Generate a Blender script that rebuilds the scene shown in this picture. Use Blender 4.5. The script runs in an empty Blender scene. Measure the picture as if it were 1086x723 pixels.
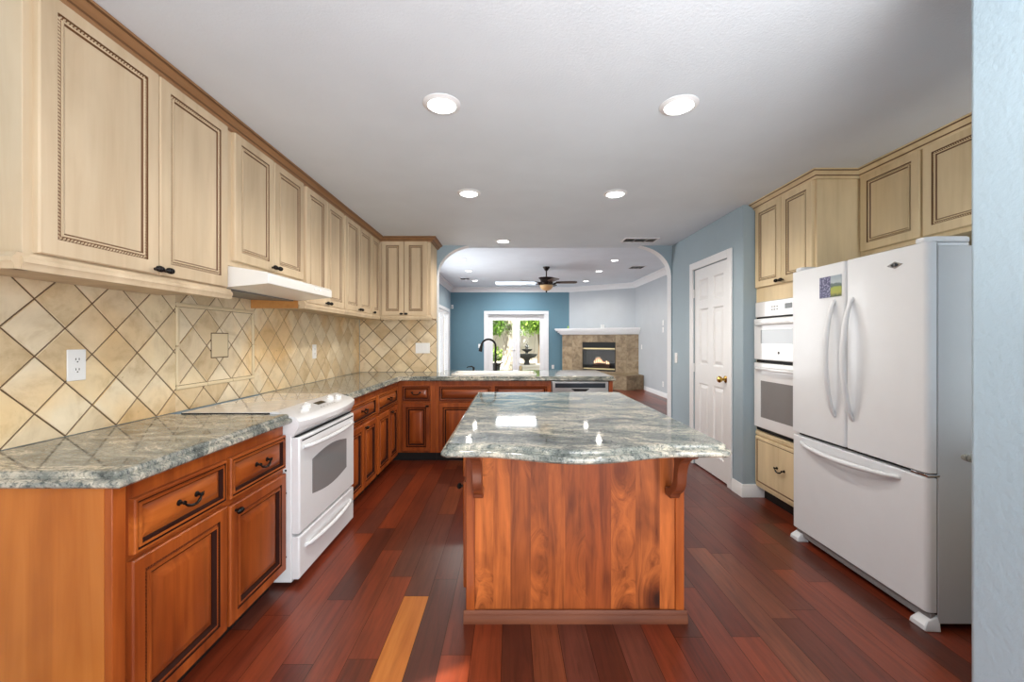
import bpy, bmesh, math, random
from mathutils import Vector, Matrix

random.seed(7)
S = bpy.context.scene
COL = S.collection
PI = math.pi

# ------------------------------------------------------------------ camera
H_CAM, FPX = 1.32, 443.0
cam_d = bpy.data.cameras.new('camera')
cam = bpy.data.objects.new('camera', cam_d)
COL.objects.link(cam)
cam.location = (0, 0, H_CAM)
cam.rotation_euler = (PI / 2, 0, 0)
cam_d.sensor_width = 36.0
cam_d.lens = FPX / 1086 * 36.0
cam_d.shift_x = 2.0 / 1086
cam_d.shift_y = -2.0 / 1086
cam_d.clip_start = 0.02
S.camera = cam

# ------------------------------------------------------------------ light
S.view_settings.view_transform = 'Standard'
S.view_settings.look = 'None'
S.view_settings.exposure = 0.42
S.view_settings.gamma = 1.0
S.view_settings.use_curve_mapping = False

w = bpy.data.worlds.new('world')
S.world = w
w.use_nodes = True
bg = w.node_tree.nodes['Background']
bg.inputs[0].default_value = (0.94, 0.97, 1.0, 1)
bg.inputs[1].default_value = 1.4


def lamp(kind, name, loc, rot, energy, color=(1, 1, 1), **kw):
    d = bpy.data.lights.new(name, kind)
    d.energy = energy
    d.color = color
    for k, v in kw.items():
        setattr(d, k, v)
    o = bpy.data.objects.new(name, d)
    COL.objects.link(o)
    o.location = loc
    o.rotation_euler = rot
    return o


# sun from behind the camera
lamp('SUN', 'sun', (0, -6, 8), (math.radians(90 - 36.5), 0, 0), 8.0, (1.0, 0.96, 0.9), angle=0.01)
# daylight of the unseen rear window; fill lamp added on bare left wall
lamp('AREA', 'rear_window_daylight', (1.0, -1.22, 1.2), (math.radians(97), 0, 0), 76, (0.97, 0.985, 1.0),
     shape='RECTANGLE', size=2.2, size_y=1.5)
lamp('AREA', 'side_fill', (-1.76, -0.45, 1.5), (0, -PI / 2, 0), 10, (0.94, 0.975, 1.0),
     shape='RECTANGLE', size=1.7, size_y=1.5)
# unseen fill lamp added near the camera to brighten the kitchen ceiling
lamp('AREA', 'ceiling_fill', (0.6, -0.1, 1.75), (math.radians(150), math.radians(20), 0), 22, (1.0, 0.985, 0.96),
     shape='DISK', size=0.7)
# family room: daylight fill lamp added on solid wall, then the skylight
lamp('AREA', 'family_daylight_fill', (-1.74, 8.4, 1.3), (0, -PI / 2, 0), 80, (0.97, 0.985, 1.0),
     shape='RECTANGLE', size=2.0, size_y=3.0)
lamp('AREA', 'skylight_daylight', (0.17, 11.85, 2.84), (0, 0, 0), 22, (0.96, 0.98, 1.0),
     shape='RECTANGLE', size=1.1, size_y=0.65)


# ------------------------------------------------------------------ materials
def srgb(r, g, b):
    def f(c):
        c /= 255.0
        return c / 12.92 if c <= 0.04045 else ((c + 0.055) / 1.055) ** 2.4
    return (f(r), f(g), f(b), 1.0)


class N:
    def __init__(self, name):
        self.m = bpy.data.materials.new(name)
        self.m.use_nodes = True
        self.t = self.m.node_tree
        self.b = self.t.nodes['Principled BSDF']
        self.out = self.t.nodes['Material Output']

    def n(self, typ, **kw):
        nd = self.t.nodes.new(typ)
        for k, v in kw.items():
            if k.startswith('i_'):
                nd.inputs[k[2:].replace('_', ' ')].default_value = v
            else:
                setattr(nd, k, v)
        return nd

    def l(self, a, b):
        self.t.links.new(a, b)

    def setb(self, **kw):
        for k, v in kw.items():
            self.b.inputs[k.replace('_', ' ')].default_value = v

    def coords(self, scale=(1, 1, 1), rand=False, island=False):
        tc = self.n('ShaderNodeTexCoord')
        mp = self.n('ShaderNodeMapping')
        mp.inputs['Scale'].default_value = scale
        src = tc.outputs['Object']
        if rand or island:
            add = self.n('ShaderNodeVectorMath', operation='ADD')
            if island:
                r = self.n('ShaderNodeNewGeometry').outputs['Random Per Island']
            else:
                r = self.n('ShaderNodeObjectInfo').outputs['Random']
            mul = self.n('ShaderNodeMath', operation='MULTIPLY')
            mul.inputs[1].default_value = 37.0
            self.l(r, mul.inputs[0])
            self.l(src, add.inputs[0])
            self.l(mul.outputs[0], add.inputs[1])
            src = add.outputs[0]
        self.l(src, mp.inputs['Vector'])
        return mp.outputs[0]

    def noise(self, vec, scale, detail=4, rough=0.55, dist=0.0):
        nd = self.n('ShaderNodeTexNoise')
        nd.inputs['Scale'].default_value = scale
        nd.inputs['Detail'].default_value = detail
        nd.inputs['Roughness'].default_value = rough
        nd.inputs['Distortion'].default_value = dist
        self.l(vec, nd.inputs['Vector'])
        return nd.outputs['Fac']

    def ramp(self, fac, stops, interp='LINEAR'):
        r = self.n('ShaderNodeValToRGB')
        r.color_ramp.interpolation = interp
        e = r.color_ramp.elements
        while len(e) > 1:
            e.remove(e[0])
        e[0].position, e[0].color = stops[0]
        for p, c in stops[1:]:
            x = e.new(p)
            x.color = c
        self.l(fac, r.inputs[0])
        return r.outputs[0]

    def mix(self, fac, a, b, mode='MIX'):
        m = self.n('ShaderNodeMix', data_type='RGBA', blend_type=mode)
        for i, v in ((0, fac), (6, a), (7, b)):
            if hasattr(v, 'links') or hasattr(v, 'is_linked'):
                self.l(v, m.inputs[i])
            else:
                m.inputs[i].default_value = v
        return m.outputs[2]

    def bump(self, height, strength=0.2, dist=0.002):
        b = self.n('ShaderNodeBump')
        b.inputs['Strength'].default_value = strength
        b.inputs['Distance'].default_value = dist
        self.l(height, b.inputs['Height'])
        self.l(b.outputs[0], self.b.inputs['Normal'])

    def color(self, sock):
        self.l(sock, self.b.inputs['Base Color'])


def plain(name, col, rough=0.5, metal=0.0, coat=0.0, spec=0.5):
    m = N(name)
    m.setb(Base_Color=col, Roughness=rough, Metallic=metal, Coat_Weight=coat, Specular_IOR_Level=spec)
    # very slight mottling keeps the finish from looking like plastic
    v = m.coords((1, 1, 1))
    f = m.noise(v, 9.0, 3)
    a = tuple(c * 0.99 for c in col[:3]) + (1,)
    b = tuple(min(1, c * 1.01) for c in col[:3]) + (1,)
    m.color(m.ramp(f, [(0.35, a), (0.65, b)]))
    return m.m


def paint(name, col, bump=0.25, rough=0.6, scale=120):
    m = N(name)
    v = m.coords()
    f = m.noise(v, 2.2, 3)
    a = tuple(c * 0.97 for c in col[:3]) + (1,)
    b = tuple(min(1, c * 1.03) for c in col[:3]) + (1,)
    m.color(m.ramp(f, [(0.3, a), (0.7, b)]))
    m.setb(Roughness=rough)
    m.bump(m.noise(v, scale, 4), bump, 0.004)
    return m.m


def emis(name, col, strength):
    m = N(name)
    m.setb(Base_Color=(0.8, 0.8, 0.8, 1))
    m.b.inputs['Emission Color'].default_value = col
    m.b.inputs['Emission Strength'].default_value = strength
    return m.m


def wood(name, dark, mid, light, axis=2, rough=0.35, coat=0.3, fine=26.0, bump=0.05):
    m = N(name)
    sc = [1.0, 1.0, 1.0]
    sc[axis] = 0.07
    v = m.coords(tuple(sc), rand=True)
    f1 = m.noise(v, fine, 5, 0.6, 0.6)
    sc2 = [1.0, 1.0, 1.0]
    sc2[axis] = 0.3
    v2 = m.coords(tuple(sc2), rand=True)
    f2 = m.noise(v2, 5.0, 3, 0.5, 0.4)
    c1 = m.ramp(f1, [(0.28, dark), (0.5, mid), (0.75, light)])
    c2 = m.ramp(f2, [(0.3, tuple(x * 0.66 for x in mid[:3]) + (1,)), (0.72, light)])
    m.color(m.mix(0.5, c1, c2))
    m.setb(Roughness=rough, Coat_Weight=coat, Coat_Roughness=0.2, Specular_IOR_Level=0.3)
    m.bump(f1, bump, 0.002)
    return m.m


M = {}
M['ceiling'] = paint('ceiling_paint', srgb(220, 228, 235), 0.35, 0.8, 90)
M['wall'] = paint('blue_grey_wall_paint', srgb(156, 174, 184), 0.5, 0.55, 55)
M['accent'] = paint('deep_blue_accent_paint', srgb(98, 134, 150), 0.25, 0.6, 70)
M['pale'] = paint('pale_grey_wall_paint', srgb(188, 194, 199), 0.25, 0.6, 70)
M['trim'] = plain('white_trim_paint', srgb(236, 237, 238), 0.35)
M['cream'] = wood('cream_glazed_wood', srgb(198, 171, 137), srgb(214, 191, 157), srgb(223, 203, 172), 2, 0.55, 0.0, 18, 0.02)
M['cream_r'] = wood('golden_cream_glazed_wood', srgb(212, 188, 144), srgb(230, 208, 166), srgb(238, 218, 180), 2, 0.55, 0.0, 18, 0.02)
M['glaze'] = plain('brown_glaze', srgb(112, 78, 48), 0.5)
M['crown'] = wood('glazed_crown_wood', srgb(128, 90, 58), srgb(150, 110, 74), srgb(168, 128, 90), 1, 0.4, 0.15, 18, 0.02)
M['oak'] = wood('unfinished_cabinet_side_wood', srgb(170, 112, 56), srgb(190, 132, 72), srgb(205, 150, 90), 1, 0.5, 0.0, 20, 0.02)
M['cherry'] = wood('reddish_cherry_wood', srgb(74, 27, 10), srgb(138, 60, 22), srgb(198, 106, 44), 2, 0.38, 0.08, 15, 0.03)
M['cherry_h'] = wood('reddish_cherry_wood_grain_across', srgb(80, 30, 11), srgb(146, 66, 24), srgb(206, 116, 48), 1, 0.38, 0.08, 15, 0.03)
M['cherry_x'] = wood('reddish_cherry_wood_grain_sideways', srgb(70, 26, 11), srgb(122, 54, 22), srgb(172, 88, 38), 0, 0.28, 0.4, 15, 0.03)
M['cherry_dark'] = plain('dark_cherry_glaze', srgb(44, 16, 8), 0.7, spec=0.15)
M['endpanel'] = wood('honey_birch_panel', srgb(162, 84, 30), srgb(194, 110, 44), srgb(212, 132, 62), 2, 0.45, 0.05, 14, 0.02)
M['corbel'] = wood('brown_cherry_corbel_wood', srgb(84, 38, 22), srgb(112, 58, 36), srgb(134, 76, 50), 2, 0.3, 0.4, 20, 0.03)
M['corbel_x'] = wood('brown_cherry_base_molding', srgb(78, 38, 22), srgb(106, 56, 34), srgb(132, 76, 48), 0, 0.55, 0.0, 20, 0.03)
M['rope'] = plain('dull_cherry_rope', srgb(112, 50, 20), 0.7, spec=0.15)
M['toe'] = plain('black_toe_kick', srgb(22, 14, 12), 0.6)
M['black'] = plain('oil_rubbed_black_metal', srgb(26, 22, 20), 0.35, 0.6)
M['bronze'] = plain('dark_bronze_metal', srgb(44, 34, 30), 0.35, 0.7)
M['white'] = plain('white_enamel', srgb(236, 237, 238), 0.16, 0, 0.5)
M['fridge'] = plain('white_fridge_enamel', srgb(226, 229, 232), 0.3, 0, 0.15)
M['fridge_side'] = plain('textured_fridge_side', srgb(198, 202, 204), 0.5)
M['grey_glass'] = plain('grey_oven_glass', srgb(138, 138, 138), 0.12, 0, 0.5)
M['grey_glass_pale'] = plain('pale_grey_oven_glass', srgb(136, 139, 140), 0.12, 0, 0.5)
M['glass_top'] = plain('white_ceramic_glass', srgb(226, 226, 226), 0.05, 0, 0.8)
M['display'] = plain('dark_display', srgb(58, 58, 52), 0.2)
M['dark'] = plain('black_gap', srgb(12, 12, 12), 0.7)
M['steel'] = plain('brushed_steel', srgb(190, 190, 190), 0.28, 0.9)
M['steel_dark'] = plain('dark_control_strip', srgb(44, 50, 58), 0.2, 0.2)
M['chrome'] = plain('chrome', srgb(210, 212, 214), 0.12, 1.0)
M['brass'] = plain('polished_brass', srgb(205, 165, 84), 0.2, 1.0)
M['plastic'] = plain('white_plastic', srgb(238, 238, 236), 0.35)
M['slot'] = plain('dark_slot', srgb(60, 58, 55), 0.6)
M['grout'] = plain('brown_grout', srgb(112, 90, 66), 0.9)
M['vent'] = plain('grey_vent_paint', srgb(150, 150, 150), 0.5)
M['sinkw'] = plain('white_porcelain', srgb(235, 232, 226), 0.12, 0, 0.5)
M['hood'] = plain('cream_white_hood_enamel', srgb(238, 236, 230), 0.25, 0, 0.3)
M['hood_dark'] = plain('grey_hood_filter', srgb(110, 108, 106), 0.4, 0.5)
M['bulb'] = emis('lit_bulb', (1, 0.97, 0.92, 1), 9.0)
M['skyglow'] = emis('bright_sky_panel', (0.93, 0.97, 1, 1), 2.4)
M['bowl'] = plain('amber_glass_bowl', srgb(206, 168, 118), 0.3)
M['blade'] = wood('dark_walnut_blade', srgb(52, 38, 34), srgb(70, 54, 48), srgb(88, 70, 62), 0, 0.4, 0.1)
M['stone'] = paint('dark_garden_stone', srgb(62, 64, 60), 0.4, 0.8, 30)
M['stucco'] = paint('white_stucco', srgb(214, 206, 190), 0.6, 0.9, 20)
M['patio'] = paint('pale_patio_concrete', srgb(205, 200, 190), 0.3, 0.9, 20)
M['bark'] = paint('brown_bark', srgb(128, 112, 92), 0.6, 0.9, 20)
M['firebox'] = plain('blackened_firebox', srgb(20, 22, 24), 0.7)
M['brassy'] = plain('champagne_metal_rail', srgb(176, 160, 120), 0.35, 0.8)
M['log'] = paint('charred_log', srgb(70, 48, 36), 0.6, 0.9, 30)


def leafmat(name, a, b):
    m = N(name)
    r = m.n('ShaderNodeNewGeometry').outputs['Random Per Island']
    m.color(m.ramp(r, [(0.0, a), (0.6, b), (1.0, tuple(min(1, c * 1.5) for c in b[:3]) + (1,))]))
    m.setb(Roughness=0.5)
    return m.m


M['leaf'] = leafmat('green_leaf', srgb(46, 84, 26), srgb(110, 150, 52))
M['leaf2'] = leafmat('bright_leaf', srgb(70, 112, 36), srgb(146, 178, 76))


def make_glass():
    m = N('clear_glass')
    t = m.t
    tr = m.n('ShaderNodeBsdfTransparent')
    gl = m.n('ShaderNodeBsdfGlossy')
    gl.inputs['Roughness'].default_value = 0.02
    fr = m.n('ShaderNodeFresnel')
    fr.inputs['IOR'].default_value = 1.35
    mx = m.n('ShaderNodeMixShader')
    fm = m.n('ShaderNodeMath', operation='MULTIPLY')
    fm.inputs[1].default_value = 0.35
    m.l(fr.outputs[0], fm.inputs[0])
    m.l(fm.outputs[0], mx.inputs[0])
    m.l(tr.outputs[0], mx.inputs[1])
    m.l(gl.outputs[0], mx.inputs[2])
    m.l(mx.outputs[0], m.out.inputs['Surface'])
    return m.m


M['glass'] = make_glass()


def make_flame():
    m = N('orange_flame')
    v = m.coords((1, 1, 1))
    f = m.noise(v, 14, 3)
    c = m.ramp(f, [(0.3, (1.0, 0.28, 0.05, 1)), (0.6, (1.0, 0.66, 0.3, 1))])
    m.l(c, m.b.inputs['Emission Color'])
    m.b.inputs['Emission Strength'].default_value = 1.3
    return m.m


M['flame'] = make_flame()


def make_granite(name, tint=(1, 1, 1)):
    m = N(name)
    T = lambda r, g, b: tuple(x * y for x, y in zip(srgb(r, g, b)[:3], tint)) + (1,)
    tc = m.n('ShaderNodeTexCoord')
    mpn = m.n('ShaderNodeMapping')
    mpn.inputs['Rotation'].default_value = (0, 0, 0.35)
    mpn.inputs['Scale'].default_value = (0.85, 1.75, 1.0)
    m.l(tc.outputs['Object'], mpn.inputs[0])
    v = mpn.outputs[0]
    f = m.noise(v, 3.4, 10, 0.74, 1.3)
    c = m.ramp(f, [(0.28, T(60, 66, 67)), (0.40, T(110, 114, 110)), (0.48, T(144, 147, 141)), (0.545, T(178, 174, 162)),
                   (0.585, T(218, 209, 192)), (0.63, T(156, 154, 146)), (0.72, T(122, 121, 115)), (0.8, T(86, 88, 86))])
    v2 = m.coords((1, 1.6, 1))
    s = m.noise(v2, 62, 5, 0.75, 0.4)
    sp = m.ramp(s, [(0.40, (0.14, 0.2, 0.24, 1)), (0.50, (1, 1, 1, 1))])
    c = m.mix(0.75, c, sp, 'MULTIPLY')
    s2 = m.noise(v, 160, 2, 0.6)
    wh = m.ramp(s2, [(0.60, (0, 0, 0, 1)), (0.72, (0.35, 0.35, 0.34, 1))])
    c = m.mix(0.6, c, wh, 'ADD')
    m.color(c)
    m.setb(Roughness=0.055, Specular_IOR_Level=0.4)
    return m.m


M['granite'] = make_granite('grey_green_granite', (0.89, 0.89, 0.86))


def make_tile():
    m = N('tumbled_travertine_tile')
    v = m.coords((1, 1, 1), island=True)
    f = m.noise(v, 7, 6, 0.65, 0.5)
    r = m.n('ShaderNodeNewGeometry').outputs['Random Per Island']
    base = m.ramp(r, [(0.0, srgb(224, 205, 172)), (0.3, srgb(232, 216, 186)), (0.6, srgb(217, 194, 156)),
                      (0.8, srgb(231, 212, 176)), (0.93, srgb(220, 182, 122)), (0.96, srgb(226, 206, 170))], 'CONSTANT')
    mot = m.ramp(f, [(0.3, (0.76, 0.7, 0.6, 1)), (0.5, (0.98, 0.97, 0.95, 1)), (0.7, (1.08, 1.08, 1.08, 1))])
    c = m.mix(1.0, base, mot, 'MULTIPLY')
    p = m.noise(v, 26, 5, 0.7, 1.0)
    pits = m.ramp(p, [(0.27, (0.45, 0.34, 0.2, 1)), (0.33, (1, 1, 1, 1))])
    c = m.mix(0.8, c, pits, 'MULTIPLY')
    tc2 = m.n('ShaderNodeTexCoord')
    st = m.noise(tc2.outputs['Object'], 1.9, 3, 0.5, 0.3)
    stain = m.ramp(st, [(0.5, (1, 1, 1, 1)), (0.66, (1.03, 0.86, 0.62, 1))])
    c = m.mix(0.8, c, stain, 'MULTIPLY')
    m.color(c)
    m.setb(Roughness=0.45)
    m.bump(p, 0.15, 0.003)
    return m.m


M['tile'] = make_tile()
M['tile_plain'] = paint('travertine_trim_piece', srgb(222, 203, 166), 0.3, 0.5, 60)


def make_floor():
    m = N('red_hardwood_planks')
    r = m.n('ShaderNodeNewGeometry').outputs['Random Per Island']
    base = m.ramp(r, [(0.0, srgb(98, 38, 20)), (0.18, srgb(116, 48, 26)), (0.36, srgb(84, 38, 25)),
                      (0.52, srgb(128, 56, 30)), (0.68, srgb(104, 46, 27)), (0.8, srgb(122, 64, 40)),
                      (0.9, srgb(98, 52, 40))], 'CONSTANT')
    v = m.coords((1, 0.06, 1), island=True)
    f = m.noise(v, 42, 5, 0.65, 0.8)
    g = m.ramp(f, [(0.28, (0.58, 0.52, 0.5, 1)), (0.5, (0.98, 0.97, 0.96, 1)), (0.72, (1.25, 1.22, 1.2, 1))])
    c = m.mix(1.0, base, g, 'MULTIPLY')
    v2 = m.coords((1, 0.3, 1), island=True)
    f2 = m.noise(v2, 6, 3)
    g2 = m.ramp(f2, [(0.3, (0.78, 0.74, 0.74, 1)), (0.7, (1.15, 1.12, 1.1, 1))])
    c = m.mix(0.8, c, g2, 'MULTIPLY')
    m.color(c)
    m.setb(Roughness=0.32, Coat_Weight=0.12, Coat_Roughness=0.25)
    m.bump(f, 0.12, 0.002)
    return m.m


M['floor'] = make_floor()
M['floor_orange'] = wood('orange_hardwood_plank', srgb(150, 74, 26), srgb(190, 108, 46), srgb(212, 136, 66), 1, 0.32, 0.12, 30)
M['floor_gap'] = plain('dark_plank_gap', srgb(30, 14, 10), 0.7)


def make_knotty():
    m = N('knotty_alder_board')
    v = m.coords((1, 1, 1), island=True)
    vk = m.coords((4.2, 4.2, 2.2), island=True)
    vo = m.n('ShaderNodeTexVoronoi')
    vo.inputs['Scale'].default_value = 1.0
    m.l(vk, vo.inputs['Vector'])
    knot = m.ramp(vo.outputs['Distance'], [(0.05, (0.10, 0.06, 0.04, 1)), (0.13, (0.40, 0.30, 0.24, 1)), (0.30, (1, 1, 1, 1))])
    # only some cells carry a knot
    sep = m.n('ShaderNodeSeparateColor')
    m.l(vo.outputs['Color'], sep.inputs[0])
    th = m.n('ShaderNodeMath', operation='GREATER_THAN')
    th.inputs[1].default_value = 0.38
    m.l(sep.outputs[0], th.inputs[0])
    # grain bends round the knots
    inv = m.ramp(vo.outputs['Distance'], [(0.0, (1, 1, 1, 1)), (0.45, (0, 0, 0, 1))])
    sc = m.n('ShaderNodeVectorMath', operation='SCALE')
    sc.inputs['Scale'].default_value = 0.16
    m.l(inv, sc.inputs[0])
    ad = m.n('ShaderNodeVectorMath', operation='ADD')
    m.l(v, ad.inputs[0])
    m.l(sc.outputs[0], ad.inputs[1])
    mp = m.n('ShaderNodeMapping')
    mp.inputs['Scale'].default_value = (1, 1, 0.08)
    m.l(ad.outputs[0], mp.inputs[0])
    f = m.noise(mp.outputs[0], 24, 6, 0.65, 0.7)
    r = m.n('ShaderNodeNewGeometry').outputs['Random Per Island']
    base = m.ramp(r, [(0.0, srgb(156, 78, 34)), (0.35, srgb(186, 102, 48)), (0.7, srgb(140, 66, 28)), (1, srgb(200, 116, 58))])
    g = m.ramp(f, [(0.3, (0.45, 0.36, 0.3, 1)), (0.5, (0.95, 0.93, 0.9, 1)), (0.7, (1.3, 1.3, 1.3, 1))])
    c = m.mix(1.0, base, g, 'MULTIPLY')
    c = m.mix(th.outputs[0], c, m.mix(1.0, c, knot, 'MULTIPLY'))
    mp2 = m.n('ShaderNodeMapping')
    mp2.inputs['Scale'].default_value = (1, 1, 0.4)
    m.l(v, mp2.inputs[0])
    bl = m.noise(mp2.outputs[0], 5.5, 3, 0.6, 0.5)
    blot = m.ramp(bl, [(0.34, (0.42, 0.34, 0.32, 1)), (0.52, (1, 1, 1, 1))])
    c = m.mix(0.7, c, blot, 'MULTIPLY')
    m.color(c)
    m.setb(Roughness=0.42, Coat_Weight=0.05, Coat_Roughness=0.3, Specular_IOR_Level=0.3)
    m.bump(f, 0.05, 0.002)
    return m.m


M['knotty'] = make_knotty()


def make_slate():
    m = N('brown_mottled_stone_tile')
    v = m.coords((1, 1, 1), island=True)
    f = m.noise(v, 5, 6, 0.65, 0.6)
    c = m.ramp(f, [(0.3, srgb(104, 88, 66)), (0.48, srgb(146, 126, 98)), (0.6, srgb(166, 148, 120)), (0.75, srgb(132, 110, 80))])
    r = m.n('ShaderNodeNewGeometry').outputs['Random Per Island']
    t = m.ramp(r, [(0, (0.82, 0.8, 0.76, 1)), (1, (1.12, 1.1, 1.06, 1))])
    m.color(m.mix(1.0, c, t, 'MULTIPLY'))
    m.setb(Roughness=0.5)
    return m.m


M['slate'] = make_slate()


# ------------------------------------------------------------------ mesh helpers
class B:
    """collects shapes, in world coordinates, for ONE mesh object"""

    def __init__(self):
        self.bm = bmesh.new()

    def face(self, vs, mat=0):
        try:
            f = self.bm.faces.new(vs)
            f.material_index = mat
            return f
        except ValueError:
            return None

    def hexa(self, c, mat=0):
        v = [self.bm.verts.new(p) for p in c]
        for q in ((0, 3, 2, 1), (4, 5, 6, 7), (0, 1, 5, 4), (1, 2, 6, 5), (2, 3, 7, 6), (3, 0, 4, 7)):
            self.face([v[i] for i in q], mat)

    def box(self, x0, x1, y0, y1, z0, z1, mat=0):
        self.hexa([(x0, y0, z0), (x1, y0, z0), (x1, y1, z0), (x0, y1, z0),
                   (x0, y0, z1), (x1, y0, z1), (x1, y1, z1), (x0, y1, z1)], mat)
        return self

    def prism(self, pts, ext, mat=0):
        """pts: 3D loop, ext: extrusion vector"""
        e = Vector(ext)
        a = [self.bm.verts.new(p) for p in pts]
        b = [self.bm.verts.new(Vector(p) + e) for p in pts]
        self.face(a, mat)
        self.face(b[::-1], mat)
        n = len(pts)
        for i in range(n):
            self.face([a[i], b[i], b[(i + 1) % n], a[(i + 1) % n]], mat)
        return self

    def loft(self, rings, mat=0, caps=True, close=True, segmat=None):
        vr = [[self.bm.verts.new(p) for p in r] for r in rings]
        n = len(vr[0])
        for a, b in zip(vr, vr[1:]):
            for i in range(n if close else n - 1):
                j = (i + 1) % n
                self.face([a[i], a[j], b[j], b[i]], segmat.get(i, mat) if segmat else mat)
        if caps:
            self.face(vr[0][::-1], mat)
            self.face(vr[-1], mat)
        return self

    def tube(self, pts, r, seg=10, mat=0):
        pts = [Vector(p) for p in pts]
        rs = r if isinstance(r, (list, tuple)) else [r] * len(pts)
        up = None
        rings = []
        for i, p in enumerate(pts):
            a = pts[max(i - 1, 0)]
            b = pts[min(i + 1, len(pts) - 1)]
            t = (b - a).normalized()
            if up is None:
                up = t.orthogonal().normalized()
            up = (up - t * up.dot(t))
            up = up.normalized() if up.length > 1e-6 else t.orthogonal().normalized()
            s = t.cross(up)
            rings.append([p + (up * math.cos(2 * PI * k / seg) + s * math.sin(2 * PI * k / seg)) * rs[i] for k in range(seg)])
        return self.loft(rings, mat)

    def lathe(self, prof, c, axis='Z', seg=24, mat=0, caps=True):
        """prof: (radius, height) pairs along the axis from point c"""
        c = Vector(c)
        ax = {'X': Vector((1, 0, 0)), 'Y': Vector((0, 1, 0)), 'Z': Vector((0, 0, 1)),
              '-X': Vector((-1, 0, 0)), '-Y': Vector((0, -1, 0))}[axis] if isinstance(axis, str) else Vector(axis).normalized()
        u = ax.orthogonal().normalized()
        s = ax.cross(u)
        rings = [[c + ax * h + (u * math.cos(2 * PI * k / seg) + s * math.sin(2 * PI * k / seg)) * max(r, 1e-5)
                  for k in range(seg)] for r, h in prof]
        return self.loft(rings, mat, caps)

    def ball(self, c, rx, ry, rz, seg=12, mat=0):
        c = Vector(c)
        rings = []
        n = seg // 2
        for i in range(n + 1):
            a = PI * i / n
            rings.append([(c.x + rx * max(math.sin(a), 1e-4) * math.cos(2 * PI * k / seg),
                           c.y + ry * max(math.sin(a), 1e-4) * math.sin(2 * PI * k / seg),
                           c.z - rz * math.cos(a)) for k in range(seg)])
        return self.loft(rings, mat)


def obj(name, b, mats, parent=None, bevel=0.0, smooth=35, seg=2, flat=False):
    me = bpy.data.meshes.new(name)
    bm = b.bm
    bmesh.ops.recalc_face_normals(bm, faces=bm.faces[:])
    if parent is not None:
        p = Vector(parent.get('_w', (0, 0, 0)))
        bmesh.ops.translate(bm, verts=bm.verts[:], vec=-p)
    bm.to_mesh(me)
    bm.free()
    for m in (mats if isinstance(mats, (list, tuple)) else [mats]):
        me.materials.append(M[m] if isinstance(m, str) else m)
    for p in me.polygons:
        p.use_smooth = True
    me.set_sharp_from_angle(angle=math.radians(smooth))
    if flat:
        for p in me.polygons:
            if abs(p.normal.z) > .999:
                p.use_smooth = False
    o = bpy.data.objects.new(name, me)
    COL.objects.link(o)
    if parent is not None:
        o.parent = parent
        o['_w'] = parent.get('_w', (0, 0, 0))
    else:
        o['_w'] = (0.0, 0.0, 0.0)
    if bevel > 0:
        md = o.modifiers.new('bevel', 'BEVEL')
        md.width = bevel
        md.segments = seg
        md.limit_method = 'ANGLE'
        md.angle_limit = math.radians(40)
        md.harden_normals = False
    return o


def tag(o, label, cat, group=None, kind=None):
    o['label'] = label
    o['category'] = cat
    if group:
        o['group'] = group
    if kind:
        o['kind'] = kind
    return o


def thing(name, label, cat, loc, group=None):
    o = bpy.data.objects.new(name, None)
    o.empty_display_size = 0.05
    COL.objects.link(o)
    o.location = loc
    o['_w'] = tuple(float(x) for x in loc)
    return tag(o, label, cat, group)


def struct(name, b, mats, label=None, cat=None, parent=None, bevel=0.0):
    o = obj(name, b, mats, parent, bevel)
    if parent is None:
        o['kind'] = 'structure'
        if label:
            o['label'] = label
            o['category'] = cat
    return o


def dup(root, loc, label, group=None):
    """a copy of a thing and of each of its parts and sub-parts"""
    r = root.copy()
    COL.objects.link(r)
    r.location = loc
    r['label'] = label
    if group:
        r['group'] = group
    for ch in list(root.children):
        c = ch.copy()
        COL.objects.link(c)
        c.parent = r
        for g in list(ch.children):
            d = g.copy()
            COL.objects.link(d)
            d.parent = c
    return r


def mapper(facing, plane):
    """local (along, out, up) -> world"""
    if facing == 'E':
        return lambda a, o, z: Vector((plane + o, a, z))
    if facing == 'W':
        return lambda a, o, z: Vector((plane - o, a, z))
    if facing == 'S':
        return lambda a, o, z: Vector((a, plane - o, z))
    if facing == 'N':
        return lambda a, o, z: Vector((a, plane + o, z))


def mbox(b, mp, a0, a1, o0, o1, z0, z1, mat=0):
    b.hexa([mp(a0, o0, z0), mp(a1, o0, z0), mp(a1, o1, z0), mp(a0, o1, z0),
            mp(a0, o0, z1), mp(a1, o0, z1), mp(a1, o1, z1), mp(a0, o1, z1)], mat)


def panel_mesh(mp, a0, a1, z0, z1, rings):
    """nested rectangular rings -> framed door panel; rings (inset, out, mat)"""
    b = B()
    prev = None
    for ins, out, mat in rings:
        cur = [b.bm.verts.new(mp(*p)) for p in ((a0 + ins, out, z0 + ins), (a1 - ins, out, z0 + ins),
                                               (a1 - ins, out, z1 - ins), (a0 + ins, out, z1 - ins))]
        if prev is None:
            b.face(cur[::-1], mat)
        else:
            for i in range(4):
                j = (i + 1) % 4
                b.face([prev[i], prev[j], cur[j], cur[i]], mat)
        prev = cur
    b.face(prev, rings[-1][2])
    return b


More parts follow.
